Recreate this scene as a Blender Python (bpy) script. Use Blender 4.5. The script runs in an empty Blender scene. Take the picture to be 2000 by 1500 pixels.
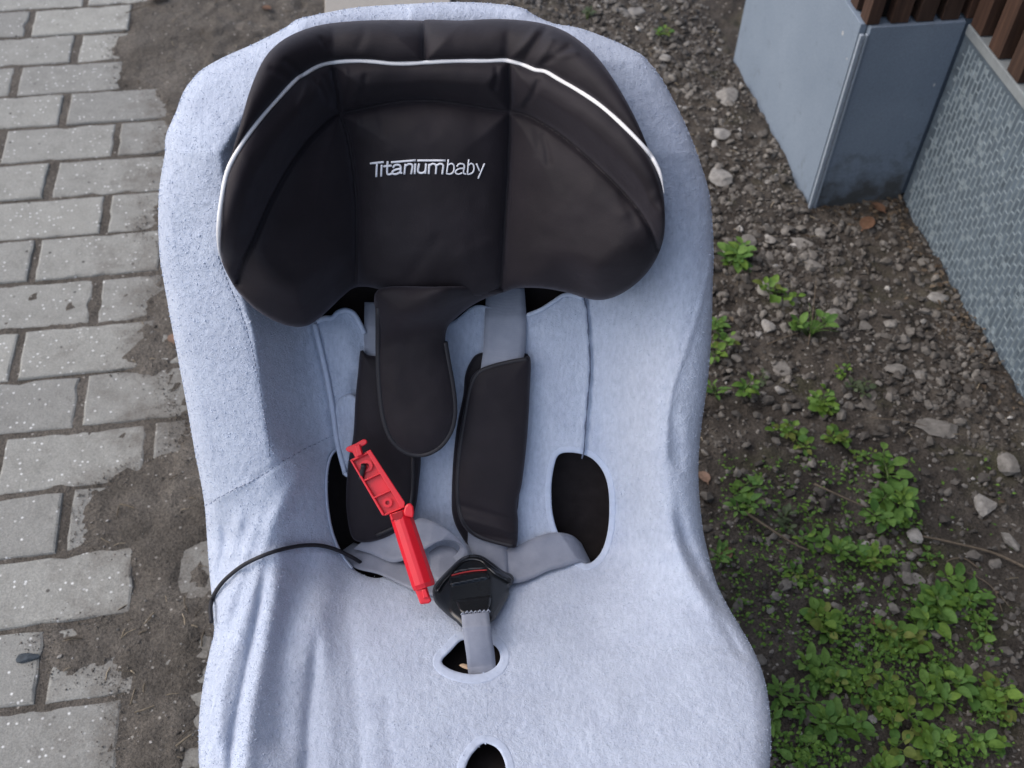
import bpy, math, random
import numpy as np
from mathutils import Matrix, Vector

random.seed(7)
rng = np.random.default_rng(7)
D = bpy.data
scene = bpy.context.scene
C = scene.collection
R = math.radians

# ------------------------------------------------------------------ camera
FPX, PITCH, ROLL, CAMH = 2105.9, 0.8609, -0.0377, 1.3185      # photo measured at 2000 x 1500
fw = np.array([0, math.cos(PITCH), -math.sin(PITCH)])
r0 = np.array([1.0, 0, 0])
d0 = -np.cross(r0, fw)
cr = math.cos(ROLL) * r0 + math.sin(ROLL) * d0
cd = -math.sin(ROLL) * r0 + math.cos(ROLL) * d0
CP = np.array([0, 0, CAMH])
cam = D.cameras.new('camera')
cam.sensor_width = 36.0
cam.lens = 36.0 * FPX / 2000
cam.clip_start = 0.02
cam.clip_end = 400
cam.dof.use_dof = True
cam.dof.focus_distance = 1.04
cam.dof.aperture_fstop = 9.0
co = D.objects.new('camera', cam)
C.objects.link(co)
co.matrix_world = Matrix(((cr[0], -cd[0], -fw[0], CP[0]), (cr[1], -cd[1], -fw[1], CP[1]),
                          (cr[2], -cd[2], -fw[2], CP[2]), (0, 0, 0, 1)))
scene.camera = co

# ------------------------------------------------------------------ sky, sun, exposure
SUN_EL, SUN_AZ = 46.0, 268.0        # overcast brightness from the left; azimuth clockwise from +Y
world = D.worlds.new('World')
scene.world = world
world.use_nodes = True
nt = world.node_tree
bg = nt.nodes['Background']
sky = nt.nodes.new('ShaderNodeTexSky')
sky.sky_type = 'NISHITA'
sky.sun_disc = False
sky.sun_elevation = R(SUN_EL)
sky.sun_rotation = R(SUN_AZ)
sky.air_density = 1.0
sky.dust_density = 3.0
sky.ozone_density = 1.0
nt.links.new(sky.outputs[0], bg.inputs[0])
bg.inputs[1].default_value = 0.12
sl = D.lights.new('sun', 'SUN')
sl.energy = 0.95
sl.angle = R(110)
sl.color = (1.0, 0.97, 0.93)
so = D.objects.new('sun', sl)
C.objects.link(so)
az, el = R(SUN_AZ), R(SUN_EL)
sdir = Vector((math.sin(az) * math.cos(el), math.cos(az) * math.cos(el), math.sin(el)))
so.rotation_euler = sdir.to_track_quat('Z', 'Y').to_euler()
so.location = sdir * 20
vs = scene.view_settings
scene.display_settings.display_device = 'sRGB'
vs.view_transform = 'Standard'
vs.look = 'None'
vs.gamma = 1.0
vs.use_curve_mapping = False
vs.exposure = 0.97


# ------------------------------------------------------------------ helpers
def W(px, py, z):
    """world points on the viewing rays of photo pixels at depth z (metres)"""
    px, py, z = np.broadcast_arrays(np.asarray(px, float), np.asarray(py, float), np.asarray(z, float))
    return CP + z[..., None] * (((px - 1000) / FPX)[..., None] * cr + ((py - 750) / FPX)[..., None] * cd + fw)


def ground_pt(px, py, h=0.0):
    px = np.asarray(px, float)
    py = np.asarray(py, float)
    ray = ((px - 1000) / FPX)[..., None] * cr + ((py - 750) / FPX)[..., None] * cd + fw
    t = (h - CAMH) / ray[..., 2]
    return CP + ray * t[..., None]


def mk(name, V, F, mat=None, parent=None, smooth=True, loc=None):
    me = D.meshes.new(name)
    V = np.asarray(V, float)
    off = np.zeros(3)
    if parent is not None and loc is None:
        p = parent
        while p is not None:
            off = off + np.array(p.location)
            p = p.parent
    if loc is not None:
        off = np.array(loc, float)
    Vl = V - off
    if isinstance(F, np.ndarray):
        n, k = F.shape
        me.vertices.add(len(Vl))
        me.vertices.foreach_set('co', Vl.astype(np.float32).ravel())
        me.loops.add(n * k)
        me.loops.foreach_set('vertex_index', F.astype(np.int32).ravel())
        me.polygons.add(n)
        me.polygons.foreach_set('loop_start', np.arange(0, n * k, k, dtype=np.int32))
        me.polygons.foreach_set('loop_total', np.full(n, k, dtype=np.int32))
        me.update(calc_edges=True)
        me.validate()
    else:
        me.from_pydata([tuple(v) for v in Vl], [], F)
        me.update()
    me.polygons.foreach_set('use_smooth', np.full(len(me.polygons), smooth))
    o = D.objects.new(name, me)
    C.objects.link(o)
    if mat:
        me.materials.append(mat)
    if parent is not None:
        o.parent = parent
    if loc is not None:
        o.location = loc
    return o


def tag(o, label=None, cat=None, group=None, kind=None):
    if label: o['label'] = label
    if cat: o['category'] = cat
    if group: o['group'] = group
    if kind: o['kind'] = kind
    return o


def empty(name, loc, label=None, cat=None, group=None):
    o = D.objects.new(name, None)
    o.empty_display_size = 0.05
    C.objects.link(o)
    o.location = loc
    return tag(o, label, cat, group)


def smooth(t):
    t = np.clip(t, 0, 1)
    return t * t * (3 - 2 * t)


_lat = rng.random((256, 256))


def vnoise(x, y):
    xi = np.floor(x).astype(int)
    yi = np.floor(y).astype(int)
    fx = smooth(x - xi)
    fy = smooth(y - yi)
    a = _lat[xi % 256, yi % 256]
    b = _lat[(xi + 1) % 256, yi % 256]
    c = _lat[xi % 256, (yi + 1) % 256]
    d = _lat[(xi + 1) % 256, (yi + 1) % 256]
    return (a + (b - a) * fx) * (1 - fy) + (c + (d - c) * fx) * fy - 0.5


def fbm(x, y, oct=4, gain=0.5):
    s = np.zeros(np.broadcast(x, y).shape)
    a = 1.0
    for i in range(oct):
        s = s + a * vnoise(x * 2 ** i + 17.3 * i, y * 2 ** i + 5.7 * i)
        a *= gain
    return s


def spline(pts, closed=False, n=8):
    P = np.asarray(pts, float)
    m = len(P)
    out = []
    rngi = range(m) if closed else range(m - 1)
    for i in rngi:
        if closed:
            p0, p1, p2, p3 = P[(i - 1) % m], P[i], P[(i + 1) % m], P[(i + 2) % m]
        else:
            p1, p2 = P[i], P[i + 1]
            p0 = P[i - 1] if i > 0 else 2 * p1 - p2
            p3 = P[i + 2] if i + 2 < m else 2 * p2 - p1
        for t in np.arange(n) / n:
            out.append(0.5 * ((2 * p1) + (-p0 + p2) * t + (2 * p0 - 5 * p1 + 4 * p2 - p3) * t * t + (-p0 + 3 * p1 - 3 * p2 + p3) * t ** 3))
    if not closed:
        out.append(P[-1])
    return np.array(out)


def dist_poly(px, py, poly, closed=False, want_nearest=False):
    """distance (px) to a polyline, optionally with the nearest point"""
    P = np.asarray(poly, float)
    A = P if closed else P[:-1]
    B = np.roll(P, -1, 0) if closed else P[1:]
    q = np.stack([np.ravel(px), np.ravel(py)], -1)
    best = np.full(len(q), 1e18)
    near = np.zeros_like(q)
    sid = np.zeros(len(q))
    for a, b in zip(A, B):
        ab = b - a
        L = ab @ ab
        if L < 1e-12:
            continue
        t = np.clip(((q - a) @ ab) / L, 0, 1)
        n_ = a + t[:, None] * ab
        dd = ((q - n_) ** 2).sum(1)
        k = dd < best
        best[k] = dd[k]
        if want_nearest:
            near[k] = n_[k]
        sid[k] = (ab[0] * (q[k, 1] - a[1]) - ab[1] * (q[k, 0] - a[0]))
    dd = np.sqrt(best).reshape(np.shape(px))
    if want_nearest:
        return dd, near
    return dd


def side_dist(px, py, poly):
    """signed distance to an open polyline, positive on its right-hand side in image space"""
    P = np.asarray(poly, float)
    q = np.stack([np.ravel(px), np.ravel(py)], -1)
    best = np.full(len(q), 1e18)
    sg = np.zeros(len(q))
    for a, b in zip(P[:-1], P[1:]):
        ab = b - a
        t = np.clip(((q - a) @ ab) / (ab @ ab), 0, 1)
        n_ = a + t[:, None] * ab
        dd = ((q - n_) ** 2).sum(1)
        k = dd < best
        best[k] = dd[k]
        sg[k] = np.sign(ab[0] * (q[k, 1] - a[1]) - ab[1] * (q[k, 0] - a[0]))
    return (np.sqrt(best) * sg).reshape(np.shape(px))


def inside(px, py, poly):
    P = np.asarray(poly, float)
    x, y = np.ravel(px), np.ravel(py)
    r = np.zeros(len(x), bool)
    for (x0, y0), (x1, y1) in zip(P, np.roll(P, -1, 0)):
        if y0 == y1:
            continue
        k = ((y0 > y) != (y1 > y)) & (x < (x1 - x0) * (y - y0) / (y1 - y0) + x0)
        r ^= k
    return r.reshape(np.shape(px))


def grid_patch(outline, holes, cell):
    """quads that fill an outline (minus holes) with the border moved onto the outline: returns xy, faces, border edges"""
    O = np.asarray(outline, float)
    x0, y0 = O.min(0) - cell
    x1, y1 = O.max(0) + cell
    xs = np.arange(x0, x1 + cell, cell)
    ys = np.arange(y0, y1 + cell, cell)
    X, Y = np.meshgrid(xs, ys)
    cx = (X[:-1, :-1] + X[1:, 1:]) / 2
    cy = (Y[:-1, :-1] + Y[1:, 1:]) / 2
    keep = inside(cx, cy, O)
    for h in holes:
        keep &= ~inside(cx, cy, h)
    # drop cells that hang on by a corner
    kp = np.pad(keep, 1)
    nb = kp[:-2, 1:-1].astype(int) + kp[2:, 1:-1] + kp[1:-1, :-2] + kp[1:-1, 2:]
    keep &= nb >= 2
    ny, nx = X.shape
    idx = np.arange(ny * nx).reshape(ny, nx)
    q = np.stack([idx[:-1, :-1], idx[1:, :-1], idx[1:, 1:], idx[:-1, 1:]], -1)[keep]
    used = np.unique(q)
    rem = np.full(ny * nx, -1)
    rem[used] = np.arange(len(used))
    q = rem[q]
    P = np.stack([X.ravel(), Y.ravel()], -1)[used]
    e = np.concatenate([q[:, [0, 1]], q[:, [1, 2]], q[:, [2, 3]], q[:, [3, 0]]])
    key = np.sort(e, 1)
    k1 = key[:, 0].astype(np.int64) * 10_000_000 + key[:, 1]
    u, inv, cnt = np.unique(k1, return_inverse=True, return_counts=True)
    be = e[cnt[inv] == 1]
    bv = np.unique(be)
    bd = np.full(len(bv), 1e18)
    bn = P[bv].copy()
    for poly in [O] + list(holes):
        dd, nn = dist_poly(P[bv, 0], P[bv, 1], poly, True, True)
        k = dd < bd
        bd[k] = dd[k]
        bn[k] = nn[k]
    P[bv] = bn
    # relax the second row a little
    return P, q, be


def roll(dm, rr):
    t = 1 - np.clip(dm / rr, 0, 1)
    return rr * (1 - np.sqrt(np.clip(1 - t * t, 0, 1)))


def solid(name, outline, zfun, mat, parent, cell=5, thick=0.01, rr=0.004, holes=(), smooth_outline=True, rollback=1.0):
    """a padded body: photo-side surface from zfun, rounded border, real thickness and a back"""
    O = spline(outline, True, 6) if smooth_outline else np.asarray(outline, float)
    hs = [spline(h, True, 6) for h in holes]
    P, q, be = grid_patch(O, hs, cell)
    z = zfun(P[:, 0], P[:, 1])
    d = dist_poly(P[:, 0], P[:, 1], O, True)
    for h in hs:
        d = np.minimum(d, dist_poly(P[:, 0], P[:, 1], h, True))
    z = z + rollback * roll(d * z / FPX, rr)
    zb = zfun(P[:, 0], P[:, 1]) + np.maximum(thick, rollback * rr * 1.05) - rollback * 0.3 * roll(d * z / FPX, rr)
    n = len(P)
    Vt = np.concatenate([W(P[:, 0], P[:, 1], z), W(P[:, 0], P[:, 1], zb)])
    F = np.concatenate([q, q[:, ::-1] + n, np.stack([be[:, 1], be[:, 0], be[:, 0] + n, be[:, 1] + n], -1)])
    return mk(name, Vt, F, mat, parent)


def tube(pts, rad, sides=8, caps=True):
    P = np.asarray(pts, float)
    n = len(P)
    T = np.gradient(P, axis=0)
    T /= np.linalg.norm(T, axis=1)[:, None] + 1e-12
    up = np.array([0.3, -0.2, 0.93])
    if abs(T[0] @ up) > 0.9:
        up = np.array([1.0, 0.1, 0])
    N = np.cross(T[0], up)
    N /= np.linalg.norm(N)
    rad = np.broadcast_to(np.asarray(rad, float), (n,))
    V, F = [], []
    for i in range(n):
        N = N - T[i] * (N @ T[i])
        N /= np.linalg.norm(N)
        B = np.cross(T[i], N)
        for k in range(sides):
            a = 2 * math.pi * k / sides
            V.append(P[i] + rad[i] * (math.cos(a) * N + math.sin(a) * B))
    for i in range(n - 1):
        for k in range(sides):
            k2 = (k + 1) % sides
            F.append((i * sides + k, i * sides + k2, (i + 1) * sides + k2, (i + 1) * sides + k))
    if caps:
        F.append(tuple(range(sides))[::-1])
        F.append(tuple((n - 1) * sides + k for k in range(sides)))
    return V, F


def join(parts):
    V, F = [], []
    for v, f in parts:
        b = len(V)
        V += [tuple(p) for p in v]
        F += [tuple(i + b for i in g) for g in f]
    return V, F


def box_vf(o, ex, ey, ez, x, y, z):
    """box in a frame: origin o, axes, ranges"""
    V = [o + ex * a + ey * b + ez * c for c in z for b in y for a in x]
    F = [(0, 2, 3, 1), (4, 5, 7, 6), (0, 1, 5, 4), (2, 6, 7, 3), (0, 4, 6, 2), (1, 3, 7, 5)]
    return V, F


def bevel(o, w, seg=2):
    m = o.modifiers.new('bevel', 'BEVEL')
    m.width = w
    m.segments = seg
    m.limit_method = 'ANGLE'
    return o


# ------------------------------------------------------------------ materials
def material(name, rough=0.8, spec=0.3):
    m = D.materials.new(name)
    m.use_nodes = True
    b = m.node_tree.nodes['Principled BSDF']
    b.inputs['Roughness'].default_value = rough
    b.inputs['Specular IOR Level'].default_value = spec
    return m, m.node_tree, b


def node(nt, t, **kw):
    n = nt.nodes.new(t)
    for k, v in kw.items():
        if k in n.inputs:
            n.inputs[k].default_value = v
        else:
            setattr(n, k, v)
    return n


def coords(nt, scale=(1, 1, 1), which='Object'):
    tc = node(nt, 'ShaderNodeTexCoord')
    mp = node(nt, 'ShaderNodeMapping')
    mp.inputs['Scale'].default_value = scale
    nt.links.new(tc.outputs[which], mp.inputs[0])
    return mp.outputs[0]


def noise(nt, vec, scale, detail=4, rough=0.55):
    n = node(nt, 'ShaderNodeTexNoise')
    n.inputs['Scale'].default_value = scale
    n.inputs['Detail'].default_value = detail
    n.inputs['Roughness'].default_value = rough
    nt.links.new(vec, n.inputs['Vector'])
    return n.outputs['Fac']


def ramp(nt, fac, stops):
    r = node(nt, 'ShaderNodeValToRGB')
    e = r.color_ramp.elements
    while len(e) < len(stops):
        e.new(0.5)
    for el_, (p, c) in zip(e, stops):
        el_.position = p
        el_.color = (*c, 1)
    nt.links.new(fac, r.inputs[0])
    return r.outputs[0]


def mix(nt, fac, a, b, mode='MIX'):
    m = node(nt, 'ShaderNodeMix')
    m.data_type = 'RGBA'
    m.blend_type = mode
    for sock, v in ((m.inputs[0], fac), (m.inputs[6], a), (m.inputs[7], b)):
        if isinstance(v, (int, float)):
            sock.default_value = v
        elif isinstance(v, tuple):
            sock.default_value = (*v, 1)
        else:
            nt.links.new(v, sock)
    return m.outputs[2]


def bump(nt, b, h, strength=0.3, dist=0.002, prev=None):
    n = node(nt, 'ShaderNodeBump')
    n.inputs['Strength'].default_value = strength
    n.inputs['Distance'].default_value = dist
    nt.links.new(h, n.inputs['Height'])
    if prev is not None:
        nt.links.new(prev, n.inputs['Normal'])
    nt.links.new(n.outputs[0], b.inputs['Normal'])
    return n.outputs[0]


def rand_obj(nt):
    return node(nt, 'ShaderNodeObjectInfo').outputs['Random']


def rand_island(nt):
    return node(nt, 'ShaderNodeNewGeometry').outputs['Random Per Island']


def m_plain(name, col, rough=0.7, spec=0.3, var=0.12, scale=60, bs=0.15, bd=0.001, sheen=0.0):
    m, nt, b = material(name, rough, spec)
    v = coords(nt)
    f = noise(nt, v, scale, 5)
    c = ramp(nt, f, [(0.25, tuple(x * (1 - var) for x in col)), (0.75, tuple(x * (1 + var) for x in col))])
    nt.links.new(c, b.inputs['Base Color'])
    if bs:
        bump(nt, b, noise(nt, v, scale * 6, 3), bs, bd)
    if sheen:
        b.inputs['Sheen Weight'].default_value = sheen
        b.inputs['Sheen Roughness'].default_value = 0.45
    return m


def m_towel():
    m, nt, b = material('towelling', 0.95, 0.1)
    v = coords(nt)
    vs_ = coords(nt, (1, 0.35, 0.35))
    f1 = noise(nt, vs_, 330, 3, 0.7)
    f2 = noise(nt, v, 34, 4)
    c = ramp(nt, f1, [(0.26, (0.375, 0.425, 0.525)), (0.5, (0.445, 0.498, 0.603)), (0.76, (0.515, 0.57, 0.68))])
    c2 = ramp(nt, f2, [(0.3, (0.90, 0.90, 0.92)), (0.7, (1.0, 1.0, 1.0))])
    nt.links.new(mix(nt, 1.0, c, c2, 'MULTIPLY'), b.inputs['Base Color'])
    b.inputs['Sheen Weight'].default_value = 0.25
    b.inputs['Sheen Roughness'].default_value = 0.6
    n1 = bump(nt, b, noise(nt, v, 700, 3, 0.7), 0.6, 0.0016)
    vo = node(nt, 'ShaderNodeTexVoronoi')
    vo.inputs['Scale'].default_value = 170
    nt.links.new(v, vo.inputs['Vector'])
    pil = ramp(nt, vo.outputs['Distance'], [(0.08, (1, 1, 1)), (0.22, (0, 0, 0))])
    n2 = bump(nt, b, noise(nt, v, 300, 3, 0.6), 0.5, 0.0018, n1)
    bump(nt, b, pil, 0.25, 0.001, n2)
    return m


def m_black_fabric():
    m, nt, b = material('black_jersey', 0.68, 0.28)
    v = coords(nt)
    f = noise(nt, v, 25, 4)
    c = ramp(nt, f, [(0.3, (0.0098, 0.0072, 0.0096)), (0.7, (0.0148, 0.0112, 0.0146))])
    nt.links.new(c, b.inputs['Base Color'])
    b.inputs['Sheen Weight'].default_value = 0.16
    b.inputs['Sheen Roughness'].default_value = 0.4
    b.inputs['Sheen Tint'].default_value = (0.85, 0.83, 1.0, 1)
    n1 = bump(nt, b, noise(nt, v, 1100, 2), 0.35, 0.0006)
    bump(nt, b, noise(nt, v, 40, 3), 0.25, 0.003, n1)
    return m


def m_web():
    m, nt, b = material('webbing', 0.6, 0.35)
    v = coords(nt)
    f = noise(nt, v, 40, 4)
    c = ramp(nt, f, [(0.3, (0.195, 0.212, 0.262)), (0.7, (0.265, 0.284, 0.34))])
    nt.links.new(c, b.inputs['Base Color'])
    w = node(nt, 'ShaderNodeTexWave')
    w.inputs['Scale'].default_value = 190
    w.inputs['Distortion'].default_value = 2.5
    w.bands_direction = 'Z'
    nt.links.new(v, w.inputs['Vector'])
    n1 = bump(nt, b, w.outputs['Fac'], 0.15, 0.0005)
    bump(nt, b, noise(nt, v, 600, 2), 0.3, 0.0006, n1)
    return m


def m_brick():
    m, nt, b = material('concrete_brick', 0.9, 0.2)
    g = node(nt, 'ShaderNodeNewGeometry').outputs['Position']
    f = noise(nt, g, 26, 6, 0.65)
    c = ramp(nt, f, [(0.25, (0.235, 0.231, 0.212)), (0.5, (0.285, 0.281, 0.26)), (0.8, (0.33, 0.326, 0.302))])
    r_ = ramp(nt, rand_obj(nt), [(0.0, (0.84, 0.84, 0.84)), (1.0, (1.1, 1.1, 1.08))])
    c = mix(nt, 1.0, c, r_, 'MULTIPLY')
    fine = noise(nt, g, 420, 3, 0.7)
    c = mix(nt, 1.0, c, ramp(nt, fine, [(0.3, (0.72, 0.72, 0.72)), (0.7, (1.15, 1.15, 1.15))]), 'MULTIPLY')
    # quartz flecks
    vo = node(nt, 'ShaderNodeTexVoronoi')
    vo.inputs['Scale'].default_value = 105
    vo.inputs['Randomness'].default_value = 1.0
    nt.links.new(g, vo.inputs['Vector'])
    sel = ramp(nt, vo.outputs['Color'], [(0.50, (0, 0, 0)), (0.60, (1, 1, 1))])
    wob = noise(nt, g, 300, 2)
    dd = node(nt, 'ShaderNodeMath', operation='ADD')
    nt.links.new(vo.outputs['Distance'], dd.inputs[0])
    mm = node(nt, 'ShaderNodeMath', operation='MULTIPLY')
    nt.links.new(wob, mm.inputs[0])
    mm.inputs[1].default_value = 0.18
    nt.links.new(mm.outputs[0], dd.inputs[1])
    dot = ramp(nt, dd.outputs[0], [(0.17, (1, 1, 1)), (0.34, (0, 0, 0))])
    fl = mix(nt, 1.0, sel, dot, 'MULTIPLY')
    c = mix(nt, fl, c, (0.66, 0.66, 0.64))
    vo2 = node(nt, 'ShaderNodeTexVoronoi')
    vo2.inputs['Scale'].default_value = 45
    nt.links.new(g, vo2.inputs['Vector'])
    sel2 = ramp(nt, vo2.outputs['Color'], [(0.72, (0, 0, 0)), (0.76, (1, 1, 1))])
    dot2 = ramp(nt, vo2.outputs['Distance'], [(0.08, (1, 1, 1)), (0.16, (0, 0, 0))])
    c = mix(nt, mix(nt, 1.0, sel2, dot2, 'MULTIPLY'), c, (0.07, 0.065, 0.06))
    # trodden-in earth, thicker towards the planted side
    dp = node(nt, 'ShaderNodeVectorMath', operation='DOT_PRODUCT')
    nt.links.new(g, dp.inputs[0])
    dp.inputs[1].default_value = (float(math.cos(0.1814)), float(math.sin(0.1814)), 0)
    mr = node(nt, 'ShaderNodeMapRange')
    mr.inputs['From Min'].default_value = -0.62
    mr.inputs['From Max'].default_value = -0.36
    mr.inputs['To Max'].default_value = 0.40
    nt.links.new(dp.outputs['Value'], mr.inputs[0])
    sm = node(nt, 'ShaderNodeMath', operation='ADD')
    nt.links.new(noise(nt, g, 17, 6, 0.7), sm.inputs[0])
    nt.links.new(mr.outputs[0], sm.inputs[1])
    dm = ramp(nt, sm.outputs[0], [(0.74, (0, 0, 0)), (0.98, (0.8, 0.8, 0.8))])
    c = mix(nt, dm, c, ramp(nt, fine, [(0.3, (0.085, 0.076, 0.066)), (0.7, (0.17, 0.155, 0.136))]))
    nt.links.new(c, b.inputs['Base Color'])
    n1 = bump(nt, b, fine, 0.5, 0.0015)
    bump(nt, b, noise(nt, g, 120, 4), 0.4, 0.003, n1)
    return m


def m_soil():
    m, nt, b = material('soil', 0.95, 0.15)
    g = node(nt, 'ShaderNodeNewGeometry').outputs['Position']
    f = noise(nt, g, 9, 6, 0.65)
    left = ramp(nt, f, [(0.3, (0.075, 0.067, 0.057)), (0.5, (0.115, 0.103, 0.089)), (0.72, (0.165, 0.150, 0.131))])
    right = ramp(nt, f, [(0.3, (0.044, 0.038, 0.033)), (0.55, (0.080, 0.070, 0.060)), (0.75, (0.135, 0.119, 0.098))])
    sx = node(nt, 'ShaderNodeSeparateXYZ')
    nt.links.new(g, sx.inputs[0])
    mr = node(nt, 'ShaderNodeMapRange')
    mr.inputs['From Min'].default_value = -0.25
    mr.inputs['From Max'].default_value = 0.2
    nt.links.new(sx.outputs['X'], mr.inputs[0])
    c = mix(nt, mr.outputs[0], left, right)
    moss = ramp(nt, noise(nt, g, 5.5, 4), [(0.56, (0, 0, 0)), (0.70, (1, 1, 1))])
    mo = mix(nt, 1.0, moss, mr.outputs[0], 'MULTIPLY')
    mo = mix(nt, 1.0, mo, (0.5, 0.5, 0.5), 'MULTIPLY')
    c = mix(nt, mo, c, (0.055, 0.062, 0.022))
    fine = noise(nt, g, 260, 5, 0.75)
    c = mix(nt, 1.0, c, ramp(nt, fine, [(0.28, (0.45, 0.45, 0.45)), (0.72, (1.55, 1.52, 1.5))]), 'MULTIPLY')
    vo = node(nt, 'ShaderNodeTexVoronoi')
    vo.inputs['Scale'].default_value = 85
    nt.links.new(g, vo.inputs['Vector'])
    sel = ramp(nt, vo.outputs['Color'], [(0.66, (0, 0, 0)), (0.70, (1, 1, 1))])
    dot = ramp(nt, vo.outputs['Distance'], [(0.13, (1, 1, 1)), (0.2, (0, 0, 0))])
    c = mix(nt, mix(nt, 1.0, sel, dot, 'MULTIPLY'), c, (0.33, 0.31, 0.28))
    nt.links.new(c, b.inputs['Base Color'])
    n1 = bump(nt, b, fine, 0.9, 0.004)
    bump(nt, b, noise(nt, g, 70, 4, 0.7), 0.8, 0.01, n1)
    return m


def m_stone(name, lo, hi, obj=False, bd=0.0008):
    m, nt, b = material(name, 0.85, 0.25)
    g = node(nt, 'ShaderNodeNewGeometry').outputs['Position']
    r_ = rand_obj(nt) if obj else rand_island(nt)
    c = ramp(nt, r_, [(0.0, lo), (0.6, tuple((a + b_) / 2 for a, b_ in zip(lo, hi))), (1.0, hi)])
    c = mix(nt, 1.0, c, ramp(nt, noise(nt, g, 110, 5, 0.7), [(0.3, (0.62, 0.61, 0.6)), (0.7, (1.25, 1.25, 1.25))]), 'MULTIPLY')
    nt.links.new(c, b.inputs['Base Color'])
    bump(nt, b, noise(nt, g, 260, 4), 0.35, bd)
    return m


def m_leaf(name, lo, hi, obj=False):
    m, nt, b = material(name, 0.62, 0.22)
    r_ = rand_obj(nt) if obj else rand_island(nt)
    g = node(nt, 'ShaderNodeNewGeometry').outputs['Position']
    c = ramp(nt, r_, [(0.0, lo), (1.0, hi)])
    c = mix(nt, 1.0, c, ramp(nt, noise(nt, g, 160, 4), [(0.3, (0.75, 0.78, 0.7)), (0.7, (1.15, 1.15, 1.1))]), 'MULTIPLY')
    nt.links.new(c, b.inputs['Base Color'])
    b.inputs['Subsurface Weight'].default_value = 0.0
    tr = node(nt, 'ShaderNodeBsdfTranslucent')
    nt.links.new(c, tr.inputs[0])
    ms = node(nt, 'ShaderNodeMixShader')
    ms.inputs[0].default_value = 0.25
    nt.links.new(b.outputs[0], ms.inputs[1])
    nt.links.new(tr.outputs[0], ms.inputs[2])
    nt.links.new(ms.outputs[0], nt.nodes['Material Output'].inputs[0])
    bump(nt, b, noise(nt, g, 300, 3), 0.3, 0.001)
    return m


def m_wood():
    m, nt, b = material('dark_timber', 0.75, 0.25)
    v = coords(nt, (1, 1, 0.06), 'Object')
    add = node(nt, 'ShaderNodeVectorMath', operation='ADD')
    sc_ = node(nt, 'ShaderNodeVectorMath', operation='SCALE')
    cmb = node(nt, 'ShaderNodeCombineXYZ')
    for i in range(3):
        nt.links.new(rand_obj(nt), cmb.inputs[i])
    nt.links.new(cmb.outputs[0], sc_.inputs[0])
    sc_.inputs['Scale'].default_value = 9.0
    nt.links.new(v, add.inputs[0])
    nt.links.new(sc_.outputs[0], add.inputs[1])
    f = noise(nt, add.outputs[0], 130, 5, 0.6)
    c = ramp(nt, f, [(0.3, (0.034, 0.020, 0.015)), (0.7, (0.078, 0.045, 0.032))])
    c = mix(nt, 1.0, c, ramp(nt, rand_obj(nt), [(0, (0.75, 0.78, 0.8)), (1, (1.25, 1.15, 1.1))]), 'MULTIPLY')
    nt.links.new(c, b.inputs['Base Color'])
    bump(nt, b, f, 0.3, 0.002)
    return m


def m_plinth(name, lo, hi, foot_shade=0.02):
    m, nt, b = material(name, 0.6, 0.35)
    v = coords(nt)
    f = noise(nt, v, 6, 5, 0.6)
    c = ramp(nt, f, [(0.3, lo), (0.7, hi)])
    c = mix(nt, 1.0, c, ramp(nt, noise(nt, v, 300, 3), [(0.3, (0.9, 0.9, 0.9)), (0.7, (1.08, 1.08, 1.08))]), 'MULTIPLY')
    vo = node(nt, 'ShaderNodeTexVoronoi')
    vo.inputs['Scale'].default_value = 30
    nt.links.new(v, vo.inputs['Vector'])
    sel = ramp(nt, vo.outputs['Color'], [(0.72, (0, 0, 0)), (0.75, (1, 1, 1))])
    wv = node(nt, 'ShaderNodeMath', operation='ADD')
    mm = node(nt, 'ShaderNodeMath', operation='MULTIPLY')
    nt.links.new(noise(nt, v, 120, 3), mm.inputs[0])
    mm.inputs[1].default_value = 0.25
    nt.links.new(vo.outputs['Distance'], wv.inputs[0])
    nt.links.new(mm.outputs[0], wv.inputs[1])
    dot = ramp(nt, wv.outputs[0], [(0.19, (1, 1, 1)), (0.23, (0, 0, 0))])
    c = mix(nt, mix(nt, 1.0, sel, dot, 'MULTIPLY'), c, (0.42, 0.42, 0.42))
    # dark blotches, thickening along the foot: shade worked into the colour, ragged upper edge
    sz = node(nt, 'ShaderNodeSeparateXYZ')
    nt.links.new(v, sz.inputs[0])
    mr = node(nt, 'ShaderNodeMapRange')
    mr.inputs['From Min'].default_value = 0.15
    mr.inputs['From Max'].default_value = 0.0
    mr.inputs['To Max'].default_value = foot_shade
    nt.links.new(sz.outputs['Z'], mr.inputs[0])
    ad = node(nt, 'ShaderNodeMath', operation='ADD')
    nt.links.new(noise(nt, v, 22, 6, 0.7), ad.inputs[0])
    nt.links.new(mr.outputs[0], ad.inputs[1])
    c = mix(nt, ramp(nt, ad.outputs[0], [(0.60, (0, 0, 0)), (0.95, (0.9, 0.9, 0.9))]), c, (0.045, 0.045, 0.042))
    nt.links.new(c, b.inputs['Base Color'])
    bump(nt, b, noise(nt, v, 160, 4), 0.12, 0.001)
    return m


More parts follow.
